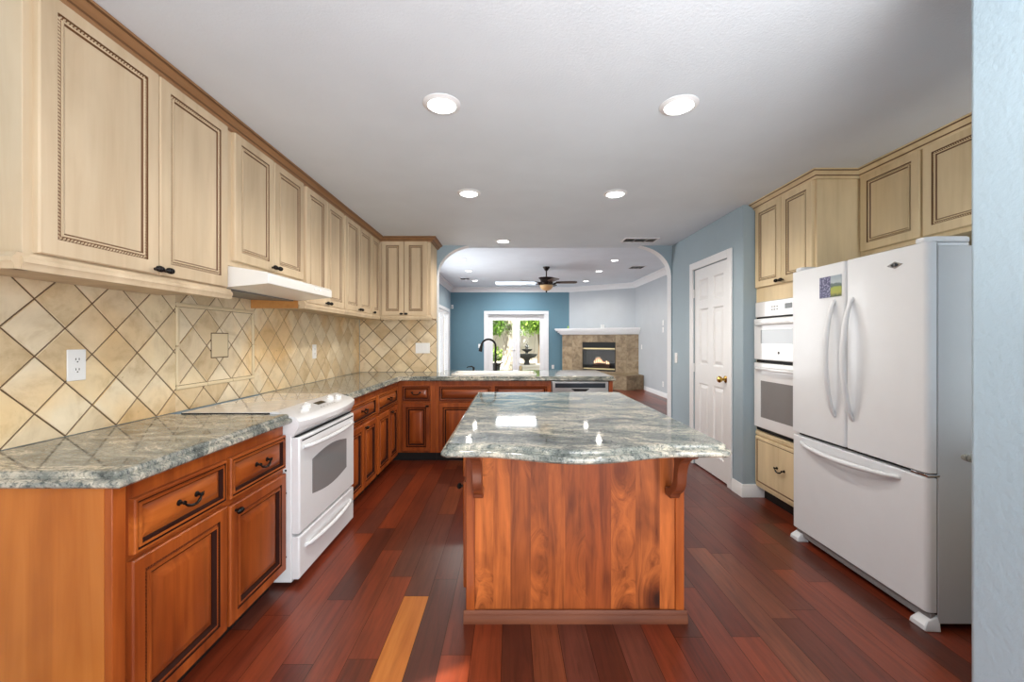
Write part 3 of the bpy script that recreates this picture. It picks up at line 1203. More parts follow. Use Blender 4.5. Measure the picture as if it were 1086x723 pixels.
# back run
BF = 4.47
mpB = mapper('S', BF + .021)
c4 = thing('base_cabinet', 'cherry corner base cabinet with single door, left of the sink cabinet', 'cabinet', (-1.0, 4.8, 0))
base_body(c4, XW + .012, -.805, BF + .021, YB - .012, 'S')
drawer(c4, mpB, -1.158, -.855, .655, .82, CHX)
door(c4, mpB, -1.158, -.855, .12, .635, CH, RAISED, (-.885, .605))
c5 = thing('base_cabinet', 'cherry sink cabinet with two false drawer fronts under the sink', 'cabinet', (-.18, 4.8, 0))
b = B()
x0, x1, y0, y1 = -.803, .440, BF + .021, 5.20
b.box(x0, x1, y0, y0 + .02, .10, SZ - .001).box(x0, x0 + .018, y0 + .02, y1, .1, SZ - .001).box(x1 - .018, x1, y0 + .02, y1, .1, SZ - .001)
b.box(x0 + .018, x1 - .018, y0 + .02, y1, .1, .118).box(x0 + .018, x1 - .018, y1 - .015, y1, .118, SZ - .001)
obj('body', b, 'cherry', c5)
obj('toe_kick', B().box(x0, x1, y0 + .07, y1, 0, .0995), 'toe', c5)
for a0, a1, kx in ((-.765, -.200, -.235), (-.165, .400, -.13)):
    drawer(c5, mpB, a0, a1, .655, .82, CHX, DRAWER, 0, 'false_front')
    door(c5, mpB, a0, a1, .12, .635, CH, RAISED, (kx, .605))

dw = thing('dishwasher', 'stainless dishwasher with dark control strip beside the sink cabinet', 'dishwasher', (.75, 4.8, 0))
x0, x1 = .446, 1.052
obj('tub', B().box(x0, x1, BF + .025, 5.15, .10, SZ - .006), 'steel', dw)
b = B()
b.box(x0 + .003, x1 - .003, BF - .012, BF + .024, .12, .745)
d = obj('front_door', b, 'steel', dw, .004)
b = B()
b.box(x0 + .003, x1 - .003, BF - .012, BF + .024, .749, SZ - .008)
cp = obj('control_panel', b, 'steel', dw, .004)
b = B()
b.box(x0 + .035, x1 - .035, BF - .0145, BF - .0118, .800, .850)
obj('control_strip', b, 'steel_dark', cp)
b = B()
b.prism([((x0 + x1) / 2 - .10, BF - .014, .790), ((x0 + x1) / 2 + .10, BF - .014, .790), ((x0 + x1) / 2 + .06, BF - .014, .762), ((x0 + x1) / 2 - .06, BF - .014, .762)], (0, .0025, 0))
obj('grip_recess', b, 'dark', cp)
obj('toe_kick', B().box(x0, x1, BF + .07, 5.1, 0, .0995), 'toe', dw)
ep = thing('end_panel', 'cherry end panel closing the right end of the peninsula', 'panel', (1.08, 4.9, 0))
obj('panel', B().box(1.058, 1.098, BF + .0, 5.2, 0.0, SZ - .001), 'cherry', ep, .002)
obj('knee_wall_face', B().box(AL + .02, 1.098, 5.202, 5.25, 0, SZ - .001), 'cherry_x', ep)

# hidden-side counter cabinet by the fridge
cb = thing('base_cabinet', 'cream base cabinet under the small granite counter beside the fridge', 'cabinet', (2.2, 1.3, 0))
obj('body', B().box(1.70, RW2 - .006, 1.04, 1.52, .1, SZ - .001), 'cream', cb)
obj('toe_kick', B().box(1.76, RW2 - .006, 1.05, 1.51, 0, .0995), 'toe', cb)
door(cb, mapper('W', 1.70), 1.05, 1.51, .11, .86, ['cream', 'glaze'], FLAT, (1.08, .8))

# ------------------------------------------------------------------ upper cabinets
UF = -1.45
mpU = mapper('E', UF)
CR = ['cream', 'glaze']
UZ = 2.405


def upper_body(name_label, y0, y1, z0, rail=True, x0=XW + .012):
    t = thing('upper_cabinet', name_label, 'cabinet', (-1.64, (y0 + y1) / 2, z0))
    b = B()
    b.box(x0, UF, y0, y1, z0, 2.443)
    obj('body', b, 'cream', t, .002)
    return t


def light_rail(t, y0, y1, z, near=False):
    b = B()
    prof = [(-.02, .02), (.012, .02), (.014, .012), (.022, .004), (.024, -.008), (.018, -.016), (.016, -.030), (-.02, -.030)]
    b.prism([(UF + o, y0, z + dz) for o, dz in prof], (0, y1 - y0, 0))
    if near:
        b.prism([(XW + .012, y0 - o, z + dz) for o, dz in prof], (UF - XW - .012 + .015, 0, 0))
    obj('light_rail', b, 'cream', t)


u1 = upper_body('tall cream wall cabinet nearest the camera on the left', 1.241, 2.138, 1.545)
door(u1, mpU, 1.268, 1.702, 1.582, UZ, CR, FLAT, (1.680, 1.602))
door(u1, mpU, 1.708, 2.118, 1.582, UZ, CR, FLAT, (1.730, 1.602))
light_rail(u1, 1.225, 2.150, 1.555, True)

u2 = upper_body('short cream wall cabinet above the range hood', 2.1395, 2.916, 1.700)
door(u2, mpU, 2.172, 2.532, 1.727, UZ, CR, FLAT, (2.508, 1.750))
door(u2, mpU, 2.538, 2.896, 1.727, UZ, CR, FLAT, (2.560, 1.750))

u3 = upper_body('cream wall cabinet right after the range hood', 2.9175, 3.612, 1.555)
b = B()
b.box(XW + .012, UF - .02, 2.9165, 2.9174, 1.54, 1.66)
door(u3, mpU, 2.936, 3.262, 1.578, UZ, CR, FLAT, (3.238, 1.598))
door(u3, mpU, 3.268, 3.598, 1.578, UZ, CR, FLAT, (3.292, 1.598))
obj('side_panel', B().box(XW + .013, UF - .03, 2.910, 2.917, 1.535, 1.655), 'oak', u3)['label'] = 'bare orange wood side'
light_rail(u3, 2.912, 3.6125, 1.565)

u4 = upper_body('cream wall cabinet second from the back corner', 3.6135, 4.318, 1.555)
door(u4, mpU, 3.632, 3.962, 1.578, UZ, CR, FLAT, (3.938, 1.598))
door(u4, mpU, 3.968, 4.305, 1.578, UZ, CR, FLAT, (3.992, 1.598))
light_rail(u4, 3.6135, 4.3185, 1.565)

u5 = upper_body('narrow cream wall cabinet tucked in the back corner', 4.3195, YB - .012, 1.555)
door(u5, mpU, 4.332, 4.575, 1.578, UZ, CR, FLAT, (4.356, 1.598))
light_rail(u5, 4.3195, 4.598, 1.565)

UBF = 4.62
u6 = thing('upper_cabinet', 'cream two-door wall cabinet on the back wall left of the arch', 'cabinet', (-1.17, 4.8, 1.555))
obj('body', B().box(UF + .001, AL - .002, UBF, YB - .012, 1.555, 2.443), 'cream', u6, .002)
mpUB = mapper('S', UBF)
door(u6, mpUB, -1.418, -1.172, 1.578, UZ, CR, FLAT, (-1.194, 1.598))
door(u6, mpUB, -1.166, -.912, 1.578, UZ, CR, FLAT, (-1.144, 1.598))
b = B()
prof = [(-.02, .02), (.012, .02), (.014, .012), (.022, .004), (.024, -.008), (.018, -.016), (.016, -.030), (-.02, -.030)]
b.prism([(UF + .03, UBF - o, 1.565 + dz) for o, dz in prof], (AL - UF - .02, 0, 0))
obj('light_rail', b, 'cream', u6)


def cab_crown(pts, name, mat, label, flip=1):
    prof = [(-.01, 0), (.066, 0), (.066, -.010), (.058, -.011), (.058, -.0145), (.050, -.018), (.038, -.025), (.032, -.032),
            (.028, -.034), (.028, -.038), (.024, -.040), (.022, -.050), (-.01, -.050)]
    b = B()
    rings = []
    n = len(pts)
    for i in range(n):
        p = Vector(pts[i])
        d1 = (Vector(pts[i]) - Vector(pts[i - 1])).normalized() if i > 0 else None
        d2 = (Vector(pts[i + 1]) - Vector(pts[i])).normalized() if i < n - 1 else None
        d1 = d1 or d2
        d2 = d2 or d1
        n1, n2 = Vector((d1.y, -d1.x)) * flip, Vector((d2.y, -d2.x)) * flip
        m = (n1 + n2).normalized()
        k = 1 / max(.3, m.dot(n1))
        rings.append([(p.x + m.x * o * k, p.y + m.y * o * k, ZC - .001 + z) for o, z in prof])
    b.loft(rings, segmat={2: 1, 3: 1, 8: 1, 7: 1})
    return struct(name, b, mat, label, 'molding')


cab_crown([(XW + .012, 1.240), (UF, 1.240), (UF, UBF), (AL - .002, UBF), (AL - .002, YB - .002)], 'trim_2', ['crown', 'glaze'],
          'brown glazed crown molding over the left wall cabinets')

# range hood
hd = thing('range_hood', 'white under-cabinet range hood above the range', 'range hood', (-1.5, 2.53, 1.58))
b = B()
Y0, Y1 = 2.145, 2.905
prof = [(XW + .015, 1.697), (-1.455, 1.697), (-1.250, 1.665), (-1.240, 1.655), (-1.240, 1.607), (-1.275, 1.603)]
# bottom rises as a recessed tray
prof2 = [(-1.46, 1.586), (-1.70, 1.600), (XW + .015, 1.600)]
b.prism([(x, Y0, z) for x, z in prof + prof2], (0, Y1 - Y0, 0))
obj('shell', b, 'hood', hd, .003)
b = B()
b.hexa([(-1.78, Y0 + .03, 1.590), (-1.49, Y0 + .03, 1.580), (-1.49, Y1 - .03, 1.580), (-1.78, Y1 - .03, 1.590),
        (-1.78, Y0 + .03, 1.5985), (-1.49, Y0 + .03, 1.5872), (-1.49, Y1 - .03, 1.5872), (-1.78, Y1 - .03, 1.5985)])
obj('filter', b, 'hood_dark', hd)
for y in (2.66, 2.72):
    b = B()
    b.box(-1.2405, -1.236, y - .012, y + .012, 1.632, 1.642)
    obj('switch', b, 'plastic', hd, .001)

# ------------------------------------------------------------------ range
rg = thing('range', 'white slide-in electric range with glass cooktop', 'range', (-1.45, 2.62, 0))
R0, R1 = 2.225, 3.010
RF = -1.165
b = B()
b.box(XW + .06, RF, R0, R1, .022, .90)
obj('body', b, 'white', rg, .004)
b = B()
for x in (-1.7, -1.25):
    for y in (R0 + .06, R1 - .06):
        b = B()
        b.lathe([(.02, 0), (.02, .006), (.01, .008), (.01, .0225)], (x, y, 0), 'Z', 10)
        obj('levelling_foot', b, 'dark', rg)
b = B()
b.box(XW + .075, -1.275, R0 - .008, R1 + .004, CT + .0008, .930)
ck = obj('cooktop', b, 'glass_top', rg, .003)
obj('shadow_strip', B().box(XW + .075, -1.275, R0 - .0095, R0 - .0082, CT + .0003, .9285), 'dark', ck)  # dark strip painting the gap shadow along the cooktop's near edge
for (x, y, r) in ((-1.62, 2.42, .075), (-1.40, 2.40, .095), (-1.62, 2.82, .095), (-1.40, 2.83, .075)):
    b = B()
    seg = 40
    rings = []
    for rr in (r, r - .004):
        rings.append([(x + rr * math.cos(2 * PI * k / seg), y + rr * math.sin(2 * PI * k / seg), .93025) for k in range(seg)])
    b.loft(rings, 0, False)
    obj('burner_ring', b, 'vent', ck)
b = B()
nS = 22
rings = []
for i in range(nS + 1):
    t = i / nS
    y = R0 - .004 + (R1 - R0 + .008) * t
    bl = .034 * math.sin(PI * t) ** .8
    rings.append([(-1.28, y, .86), (-1.28, y, .931), (-1.262, y, .934), (-1.252, y, .934), (-1.150 + bl * .5, y, .903), (-1.138 + bl * .8, y, .897), (-1.124 + bl, y, .882 - bl * .25),
                  (-1.124 + bl, y, .858 - bl * .3), (-1.136 + bl * .8, y, .832 - bl * .2), (-1.146, y, .812), (-1.150, y, .803), (-1.20, y, .803)])
b.loft(rings)
cp = obj('control_panel', b, 'white', rg, 0, 38)
ns = Vector((.30, 0, 1)).normalized()


def pnl(y, s):
    """point on the sloped control face"""
    t = (y - R0) / (R1 - R0)
    bl = .034 * math.sin(PI * max(0, min(1, t))) ** .8
    p, q = Vector((-1.252, y, .934)), Vector((-1.150 + bl * .5, y, .903))
    n = Vector((.03, 0, q.x - p.x)).normalized()
    return p.lerp(q, s), n


for y, s in ((2.40, .62), (2.475, .42), (2.80, .40), (2.875, .60)):
    p, n = pnl(y, s)
    b = B()
    b.lathe([(.0235, -.004), (.0235, .002)], p, n, 20, 0)
    b.lathe([(.021, .002), (.019, .013), (.016, .015)], p, n, 20)
    b.tube([p + n * .018 + Vector((-.016, 0, .004)), p + n * .018 + Vector((.016, 0, -.004))], .0045, 8)
    obj('knob', b, 'plastic', cp)
p, n = pnl(2.64, .5)
e1 = Vector((0, 1, 0))
e2 = n.cross(e1)
for (cy, hy, hx, mt, nm) in ((2.63, .055, .018, 'display', 'display'),):
    b = B()
    p, n = pnl(cy, .45)
    c = []
    for o in (-.002, .0015):
        for sy, sx in ((-1, -1), (1, -1), (1, 1), (-1, 1)):
            c.append(p + n * o + e1 * sy * hy + e2 * sx * hx)
    b.hexa(c)
    obj(nm, b, mt, cp)
for k in range(6):
    b = B()
    p, n = pnl(2.545 + k * .034 + (0 if k < 2 else .02), .86)
    b.lathe([(.006, -.001), (.006, .0015), (.004, .002)], p, n, 8)
    obj('button', b, 'vent', cp)
# side screws seen between cabinet and range
b = B()
mp = mapper('E', RF)
od = B()
OD = [(0, 0, 0), (0, .036, 0), (.006, .042, 0)]
odm = panel_mesh(mp, R0 + .006, R1 - .006, .278, .792, OD)
dr = obj('oven_door', odm, 'white', rg, .003)


def arched(mp, a0, a1, z0, z1, arch, out, th, n=14):
    b = B()
    top = [(a0 + (a1 - a0) * i / n, z1 + arch * math.sin(PI * i / n)) for i in range(n + 1)]
    bot = [(a0 + (a1 - a0) * i / n, z0 - arch * math.sin(PI * i / n)) for i in range(n + 1)]
    loop = bot + top[::-1]
    b.prism([mp(a, out, z) for a, z in loop], mp(0, th, 0) - mp(0, 0, 0))
    return b


obj('oven_window', arched(mp, R0 + .145, R1 - .145, .445, .640, .028, .040, .0032), 'grey_glass', dr)
b = B()
mbox(b, mp, R0 + .03, R1 - .03, .0405, .0428, .768, .776)
obj('vent_slot', b, 'dark', dr)


def bar_handle(mp, a0, a1, z, out, bow, r, name, parent, mat, zbow=0.0, n=20):
    b = B()
    pts, rs = [], []
    for i in range(n + 1):
        t = i / n
        s = math.sin(PI * t) ** .45 if 0 < t < 1 else 0
        pts.append(mp(a0 + (a1 - a0) * t, out + bow * s, z + zbow * math.sin(PI * t)))
        rs.append(r * (.75 + .25 * s))
    b.tube(pts, rs, 10)
    return obj(name, b, mat, parent)


bar_handle(mp, R0 + .045, R1 - .045, .735, .042, .042, .013, 'handle', dr, 'white')
b = B()
mbox(b, mp, R0 + .02, R1 - .02, -.006, .022, .793, .803)
obj('door_gap', b, 'dark', rg)
sdm = panel_mesh(mp, R0 + .006, R1 - .006, .036, .262, [(0, 0, 0), (0, .034, 0), (.006, .040, 0)])
sr = obj('storage_drawer', sdm, 'white', rg, .003)
bar_handle(mp, R0 + .07, R1 - .07, .190, .040, .028, .013, 'handle', sr, 'white', -.006)
for z in (.62, .50, .16):
    b = B()
    b.ball((RF - .03, R0 - .001, z), .006, .003, .006, 8)
    obj('side_screw', b, 'dark', rg)

# ------------------------------------------------------------------ island
IX0, IX1, IY0, IY1 = -.205, .812, 1.955, 3.10
isl = thing('kitchen_island', 'knotty reddish wood island cabinet in the middle of the kitchen', 'island', ((IX0 + IX1) / 2, 2.5, 0))
b = B()
b.box(IX0, IX1, IY0 + .012, IY1, .0, SZ - .001)
obj('body', b, 'cherry', isl, .002)
# knotty front panel of glued boards
b = B()
xs = [IX0 + .040]
random.seed(4)
while xs[-1] < IX1 - .10:
    xs.append(xs[-1] + random.uniform(.075, .125))
xs[-1] = IX1 - .040
for x0, x1 in zip(xs, xs[1:]):
    b.box(x0, x1, IY0 + .004, IY0 + .0118, .055, SZ - .002)
obj('front_panel', b, 'knotty', isl)
for x0, x1 in ((IX0 - .001, IX0 + .040), (IX1 - .040, IX1 + .001)):
    obj('corner_stile', B().box(x0, x1, IY0 - .006, IY0 + .0117, .055, SZ - .002), 'cherry', isl, .003)
b = B()
prof = [(.0, 0), (-.020, 0), (-.020, .030), (-.016, .036), (-.016, .042), (-.008, .050), (-.006, .056), (0, .056)]
b.prism([(IX0 - .012, IY0 - .001 + o, z) for o, z in prof], (IX1 - IX0 + .024, 0, 0))
obj('base_molding', b, 'corbel_x', isl)
for x0 in (-.166, .722):
    b = B()
    yb, zt = IY0 - .007, SZ - .003
    pr = [(0, 0), (.255, 0), (.258, -.006), (.256, -.030), (.246, -.038), (.222, -.046), (.200, -.055), (.178, -.070), (.162, -.088),
          (.150, -.110), (.142, -.140), (.138, -.170), (.132, -.190), (.118, -.212), (.096, -.230), (.076, -.242), (.068, -.252), (.066, -.262), (.056, -.270),
          (0, -.272), (0, -.236), (.040, -.226), (.072, -.205), (.092, -.180), (.098, -.150), (.102, -.120), (.108, -.095), (.104, -.070), (.080, -.056), (0, -.052)]
    b.prism([(x0, yb - o, zt + dz) for o, dz in pr], (.045, 0, 0))
    b.box(x0 - .004, x0 + .049, yb - .262, yb, zt - .010, zt)
    obj('corbel', b, 'corbel', isl, .004)
# doors on the working side
mpI = mapper('W', IX0 - .001)
for a0, a1, k in ((2.02, 2.36, 2.05), (2.37, 2.71, 2.68), (2.72, 3.06, 2.75)):
    door(isl, mpI, a0, a1, .12, .63, CH, RAISED, (k, .60))
    d = drawer(isl, mpI, a0, a1, .655, .82, CHH)

# island worktop with a serpentine front
fr = []
NX = 40
L0, L1 = -.262, .842
for i in range(NX + 1):
    x = L0 + .02 + (L1 - L0 - .04) * i / NX
    u = (x + .10) / (.62 + .10)
    y = 1.563 - (.088 * math.sin(PI * u) ** 1.5 if 0 < u < 1 else 0)
    fr.append((x, y))
pts = [(L0, 1.578)] + fr + [(L1, 1.585), (L1, 3.165), (L0, 3.165)]
tag(obj('countertop', slab(pts, set(), SZ), 'granite', None, 0, 30, 2, True),
    'grey granite island top with a wavy bowed front edge', 'countertop')

# ------------------------------------------------------------------ sink and faucet
sk = thing('sink', 'white drop-in sink set in the counter under the arch', 'sink', (-.18, 4.85, CT))
b = B()
def ring(d, z, r):
    return [(x, y, z) for x, y in rrect(SK[0] + d, SK[1] - d, SK[2] + d, SK[3] - d, r)]
b.loft([ring(0, CT + .0005, .06), ring(.002, CT + .010, .06), ring(.012, CT + .013, .055), ring(.024, CT + .010, .05), ring(.03, CT - .01, .045),
        ring(.04, CT - .17, .04), ring(.09, CT - .185, .03)], 0, False)
f = b.bm
b.bm.faces.new([v for v in b.bm.verts[-24:]])
obj('basin', b, 'sinkw', sk, 0, 50)
b = B()
b.box(-.19, -.165, SK[2] + .042, SK[3] - .042, CT - .17, CT - .02)
obj('divider', b, 'sinkw', sk, .006)

fc = thing('faucet', 'black gooseneck pull-down faucet behind the sink', 'faucet', (-.18, 5.15, CT))
b = B()
b.lathe([(.030, .0005), (.030, .008), (.022, .014), (.019, .03), (.019, .10), (.015, .105)], (-.18, 5.15, CT), 'Z', 18)
obj('base', b, 'black', fc)
b = B()
pts = [(-.18, 5.15, CT + .10), (-.18, 5.15, CT + .31)]
for i in range(1, 13):
    a = PI * .86 * i / 12
    pts.append((-.18 - .085 * (1 - math.cos(a)), 5.15 - .03 * (1 - math.cos(a)), CT + .31 + .085 * math.sin(a)))
b.tube(pts, .0125, 12)
obj('neck', b, 'black', fc)
q = Vector(pts[-1])
b = B()
b.tube([q, q + Vector((-.008, -.003, -.03)), q + Vector((-.020, -.006, -.085)), q + Vector((-.024, -.007, -.10))], [.014, .017, .022, .021], 12)
obj('spray_head', b, 'black', fc)
b = B()
b.tube([(-.165, 5.15, CT + .075), (-.14, 5.145, CT + .08), (-.09, 5.13, CT + .115)], [.012, .008, .006], 8)
obj('lever', b, 'black', fc)
sd_ = thing('soap_dispenser', 'small black soap pump left of the faucet', 'soap dispenser', (-.45, 5.15, CT))
b = B()
b.lathe([(.024, .0005), (.024, .006), (.014, .012), (.012, .035), (.016, .04), (.013, .05)], (-.45, 5.15, CT), 'Z', 14)
obj('collar', b, 'black', sd_)
b = B()
b.tube([(-.45, 5.15, CT + .045), (-.47, 5.14, CT + .062), (-.52, 5.12, CT + .056), (-.53, 5.115, CT + .045)], [.009, .008, .006, .005], 8)
obj('spout', b, 'black', sd_)
b = B()
b.lathe([(.020, .0005), (.020, .05), (.017, .068), (.010, .072)], (.13, 5.15, CT), 'Z', 16)
tag(obj('air_gap', b, 'brassy'), 'short bronze cylinder cap right of the faucet', 'air gap')

# ------------------------------------------------------------------ fridge
FG = thing('refrigerator', 'white french door refrigerator with bottom freezer', 'refrigerator', (2.25, 2.33, 0))
FX0 = 1.885
G0, G1 = 1.888, 2.792
b = B()
b.box(FX0 + .052, 2.68, G0 + .002, G1 - .002, .03, 1.745)
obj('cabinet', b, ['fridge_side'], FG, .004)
b = B()
for y in (G0 + .08, G1 - .08):
    b.box(2.55, 2.62, y - .03, y + .03, 0, .031)
obj('rear_feet', b, 'dark', FG)
SP = 2.352


def curved_door(y0, y1, z0, z1, crown=.006, rnd=.028):
    """door slab with rounded vertical edges, facing -X"""
    b = B()
    sec = []
    n = 7
    for k in range(n + 1):
        a = PI / 2 * k / n
        sec.append((FX0 + rnd - rnd * math.sin(a), y0 + rnd - rnd * math.cos(a)))
    for k in range(n + 1):
        a = PI / 2 * (1 - k / n)
        sec.append((FX0 + rnd - rnd * math.sin(a), y1 - rnd + rnd * math.cos(a)))
    sec = [(FX0 + .046, y0)] + sec + [(FX0 + .046, y1)]
    b.prism([(x, y, z0) for x, y in sec], (0, 0, z1 - z0))
    return b


d1 = obj('door', curved_door(SP + .003, G1, .710, 1.762, rnd=.012), 'fridge', FG, .004, 50)
d2 = obj('door', curved_door(G0, SP - .003, .710, 1.762, rnd=.022), 'fridge', FG, .004, 50)
d3 = obj('freezer_drawer', curved_door(G0, G1, .080, .690, rnd=.022), 'fridge', FG, .004, 50)
b = B()
b.box(FX0 + .0465, FX0 + .0515, G0 + .006, G1 - .006, .07, 1.755)
obj('gasket', b, 'dark', FG)


def grip(pts, rw, rt, name, parent):
    """flattened bowed bar; pts in world; width along y/z"""
    b = B()
    rings = []
    n = len(pts)
    for i, p in enumerate(pts):
        p = Vector(p)
        t = (Vector(pts[min(i + 1, n - 1)]) - Vector(pts[max(i - 1, 0)])).normalized()
        o = Vector((-1, 0, 0))
        o = (o - t * o.dot(t)).normalized()
        s = t.cross(o)
        k = math.sin(PI * i / (n - 1)) ** .4 if 0 < i < n - 1 else .35
        rings.append([p + o * rt * (.5 + .5 * k) * math.sin(2 * PI * q / 12) + s * rw * (.55 + .45 * k) * math.cos(2 * PI * q / 12) for q in range(12)])
    b.loft(rings)
    return obj(name, b, 'fridge', parent, 0, 60)


for yy, d in ((2.428, d1), (2.300, d2)):
    pts = []
    for i in range(25):
        t = i / 24
        z = .872 + (1.548 - .872) * t
        s = math.sin(PI * t) ** .6 if 0 < t < 1 else 0
        pts.append((FX0 + .004 - .058 * s, yy, z))
    grip(pts, .016, .014, 'handle', d)
pts = []
for i in range(25):
    t = i / 24
    s = math.sin(PI * t) ** .6 if 0 < t < 1 else 0
    pts.append((FX0 + .004 - .055 * s, 2.02 + (2.71 - 2.02) * t, .650 - .012 * math.sin(PI * t)))
grip(pts, .015, .014, 'handle', d3)
for y0, y1 in ((G0 + .004, G0 + .085), (G1 - .085, G1 - .004)):
    b = B()
    b.prism([(FX0 + .008, y0 + .02, 1.7625), (FX0 + .008, y1 - .02, 1.7625), (FX0 + .05, y1, 1.7625), (FX0 + .19, y1, 1.7625), (FX0 + .22, y1 - .02, 1.7625),
             (FX0 + .22, y0 + .02, 1.7625), (FX0 + .19, y0, 1.7625), (FX0 + .05, y0, 1.7625)], (0, 0, .026))
    b.box(FX0 + .06, FX0 + .21, y0 + .01, y1 - .01, 1.744, 1.7625)
    obj('hinge_cover', b, 'fridge', FG, .008, 40, 3)
b = B()
b.box(FX0 + .024, FX0 + .050, G0 + .01, G1 - .01, .030, .072)
obj('grille', b, 'vent', FG, .004)
for y in (G0 + .035, G1 - .035):
    b = B()
    b.loft([[(FX0 - .012, y - .040, .0), (FX0 - .012, y + .040, 0), (FX0 + .055, y + .045, 0), (FX0 + .055, y - .045, 0)],
            [(FX0 - .010, y - .036, .022), (FX0 - .010, y + .036, .022), (FX0 + .053, y + .043, .038), (FX0 + .053, y - .043, .038)],
            [(FX0 + .010, y - .026, .042), (FX0 + .010, y + .026, .042), (FX0 + .050, y + .034, .062), (FX0 + .050, y - .034, .062)]])
    obj('foot_cover', b, 'fridge', FG, .004)
# centre hinge of the near door
b = B()
b.box(FX0 + .004, FX0 + .06, G0 + .0, G0 + .085, .693, .706)
obj('center_hinge', b, 'chrome', FG, .003)
# diamond badge
b = B()
mpF = mapper('W', FX0)
cy, cz_ = 2.045, 1.682
b.prism([mpF(cy - .042, -.001, cz_), mpF(cy, -.001, cz_ - .017), mpF(cy + .042, -.001, cz_), mpF(cy, -.001, cz_ + .017)], (-.004, 0, 0))
bd = obj('badge', b, 'chrome', d2)
b = B()
b.prism([mpF(cy - .022, .003, cz_), mpF(cy - .008, .003, cz_ - .009), mpF(cy + .008, .003, cz_ - .009), mpF(cy + .022, .003, cz_), mpF(cy + .008, .003, cz_ + .009), mpF(cy - .008, .003, cz_ + .009)], (-.0016, 0, 0))
obj('badge_center', b, 'steel_dark', bd)
b = B()
for zz in (-.0045, .0, .0045):
    mbox(b, mpF, cy - .004, cy + .004, .0046, .0054, cz_ + zz - .001, cz_ + zz + .001)
obj('badge_mark', b, 'chrome', bd)


# calendar magnet
def make_calendar():
    m = N('calendar_print')
    tc = m.n('ShaderNodeTexCoord')
    mp_ = m.n('ShaderNodeMapping')
    mp_.inputs['Scale'].default_value = (1, 26, 34)
    m.l(tc.outputs['Object'], mp_.inputs[0])
    f = m.noise(mp_.outputs[0], 3.2, 2, .6)
    m.color(m.ramp(f, [(.42, srgb(62, 62, 98)), (.52, srgb(92, 92, 130)), (.62, srgb(150, 150, 180))]))
    m.setb(Roughness=.4)
    return m.m


def make_landscape():
    m = N('landscape_print')
    tc = m.n('ShaderNodeTexCoord')
    sx = m.n('ShaderNodeSeparateXYZ')
    m.l(tc.outputs['Object'], sx.inputs[0])
    nz = m.noise(tc.outputs['Object'], 40, 3)
    ad = m.n('ShaderNodeMath', operation='MULTIPLY_ADD')
    ad.inputs[1].default_value = .03
    m.l(nz, ad.inputs[0])
    m.l(sx.outputs[2], ad.inputs[2])
    mr = m.n('ShaderNodeMapRange')
    mr.inputs['From Min'].default_value = -.045
    mr.inputs['From Max'].default_value = .075
    m.l(ad.outputs[0], mr.inputs[0])
    m.color(m.ramp(mr.outputs[0], [(.0, srgb(70, 84, 40)), (.2, srgb(160, 160, 56)), (.42, srgb(150, 165, 60)), (.5, srgb(84, 100, 84)),
                                   (.62, srgb(96, 112, 112)), (.66, srgb(170, 182, 186)), (1, srgb(150, 164, 176))]))
    m.setb(Roughness=.4)
    return m.m


M['cal'] = make_calendar()
M['land'] = make_landscape()
mg = thing('calendar_magnet', 'small calendar magnet with a meadow picture on the left fridge door', 'magnet', (FX0 - .001, 2.458, 1.628))
b = B()
mbox(b, mpF, 2.455, 2.542, .0003, .0022, 1.566, 1.690)
obj('calendar_page', b, 'cal', mg)
b = B()
mbox(b, mpF, 2.374, 2.455, .0003, .0022, 1.566, 1.690)
obj('picture', b, 'land', mg)

# ------------------------------------------------------------------ oven cabinet & fridge cabinet
OF = 2.062
CRR = ['cream_r', 'glaze']
oc = thing('oven_cabinet', 'tall cream cabinet housing the double wall oven', 'cabinet', (2.4, 3.15, 0))
O0, O1 = 2.806, YJ - .003
b = B()
b.box(OF, RW2 - .003, O0, O0 + .02, .10, 2.443)
b.box(OF, RW2 - .003, O1 - .02, O1, .10, 2.443)
b.box(OF, RW2 - .003, O0 + .02, O1 - .02, 1.625, 2.443)
b.box(OF, RW2 - .003, O0 + .02, O1 - .02, .10, .560)
b.box(RW2 - .02, RW2 - .003, O0 + .02, O1 - .02, .56, 1.625)
obj('body', b, 'cream_r', oc, .002)
obj('toe_kick', B().box(OF + .06, RW2 - .003, O0 + .01, O1 - .01, 0, .0995), 'toe', oc)
mpO = mapper('W', OF)
door(oc, mpO, 3.152, 3.482, 1.742, UZ, CRR, FLAT, (3.175, 1.765))
door(oc, mpO, 2.828, 3.146, 1.742, UZ, CRR, FLAT, (3.122, 1.765))
drawer(oc, mpO, 2.83, 3.48, .125, .520, CRR, PLAINDR)
for z0, z1, o_ in ((.527, .558, .012), (.10, .122, .008)):
    b = B()
    mbox(b, mpO, O0 + .01, O1 - .005, .0005, o_, z0, z1)
    obj('trim_strip', b, 'cream_r', oc, .004)

ov = thing('built_in_oven', 'white double wall oven built into the cream cabinet', 'oven', (2.3, 3.15, .56))
V0, V1 = O0 + .030, O1 - .012
obj('oven_body', B().box(OF + .03, 2.65, O0 + .024, O1 - .024, .562, 1.623), 'white', ov)
b = B()
mbox(b, mpO, V0, V1, -.029, .016, 1.500, 1.622)
cpo = obj('control_panel', b, 'white', ov, .004)
b = B()
mbox(b, mpO, 3.03, 3.11, .016, .0175, 1.548, 1.588)
obj('display', b, 'display', cpo)
b = B()
b.lathe([(.024, 0), (.022, .014), (.016, .018)], mpO(2.97, .016, 1.567), '-X', 18)
obj('knob', b, 'plastic', cpo)
for k in range(6):
    b = B()
    mbox(b, mpO, 3.19 + (k % 3) * .032, 3.21 + (k % 3) * .032, .016, .0166, 1.545 + (k // 3) * .022, 1.557 + (k // 3) * .022)
    obj('button', b, 'vent', cpo)
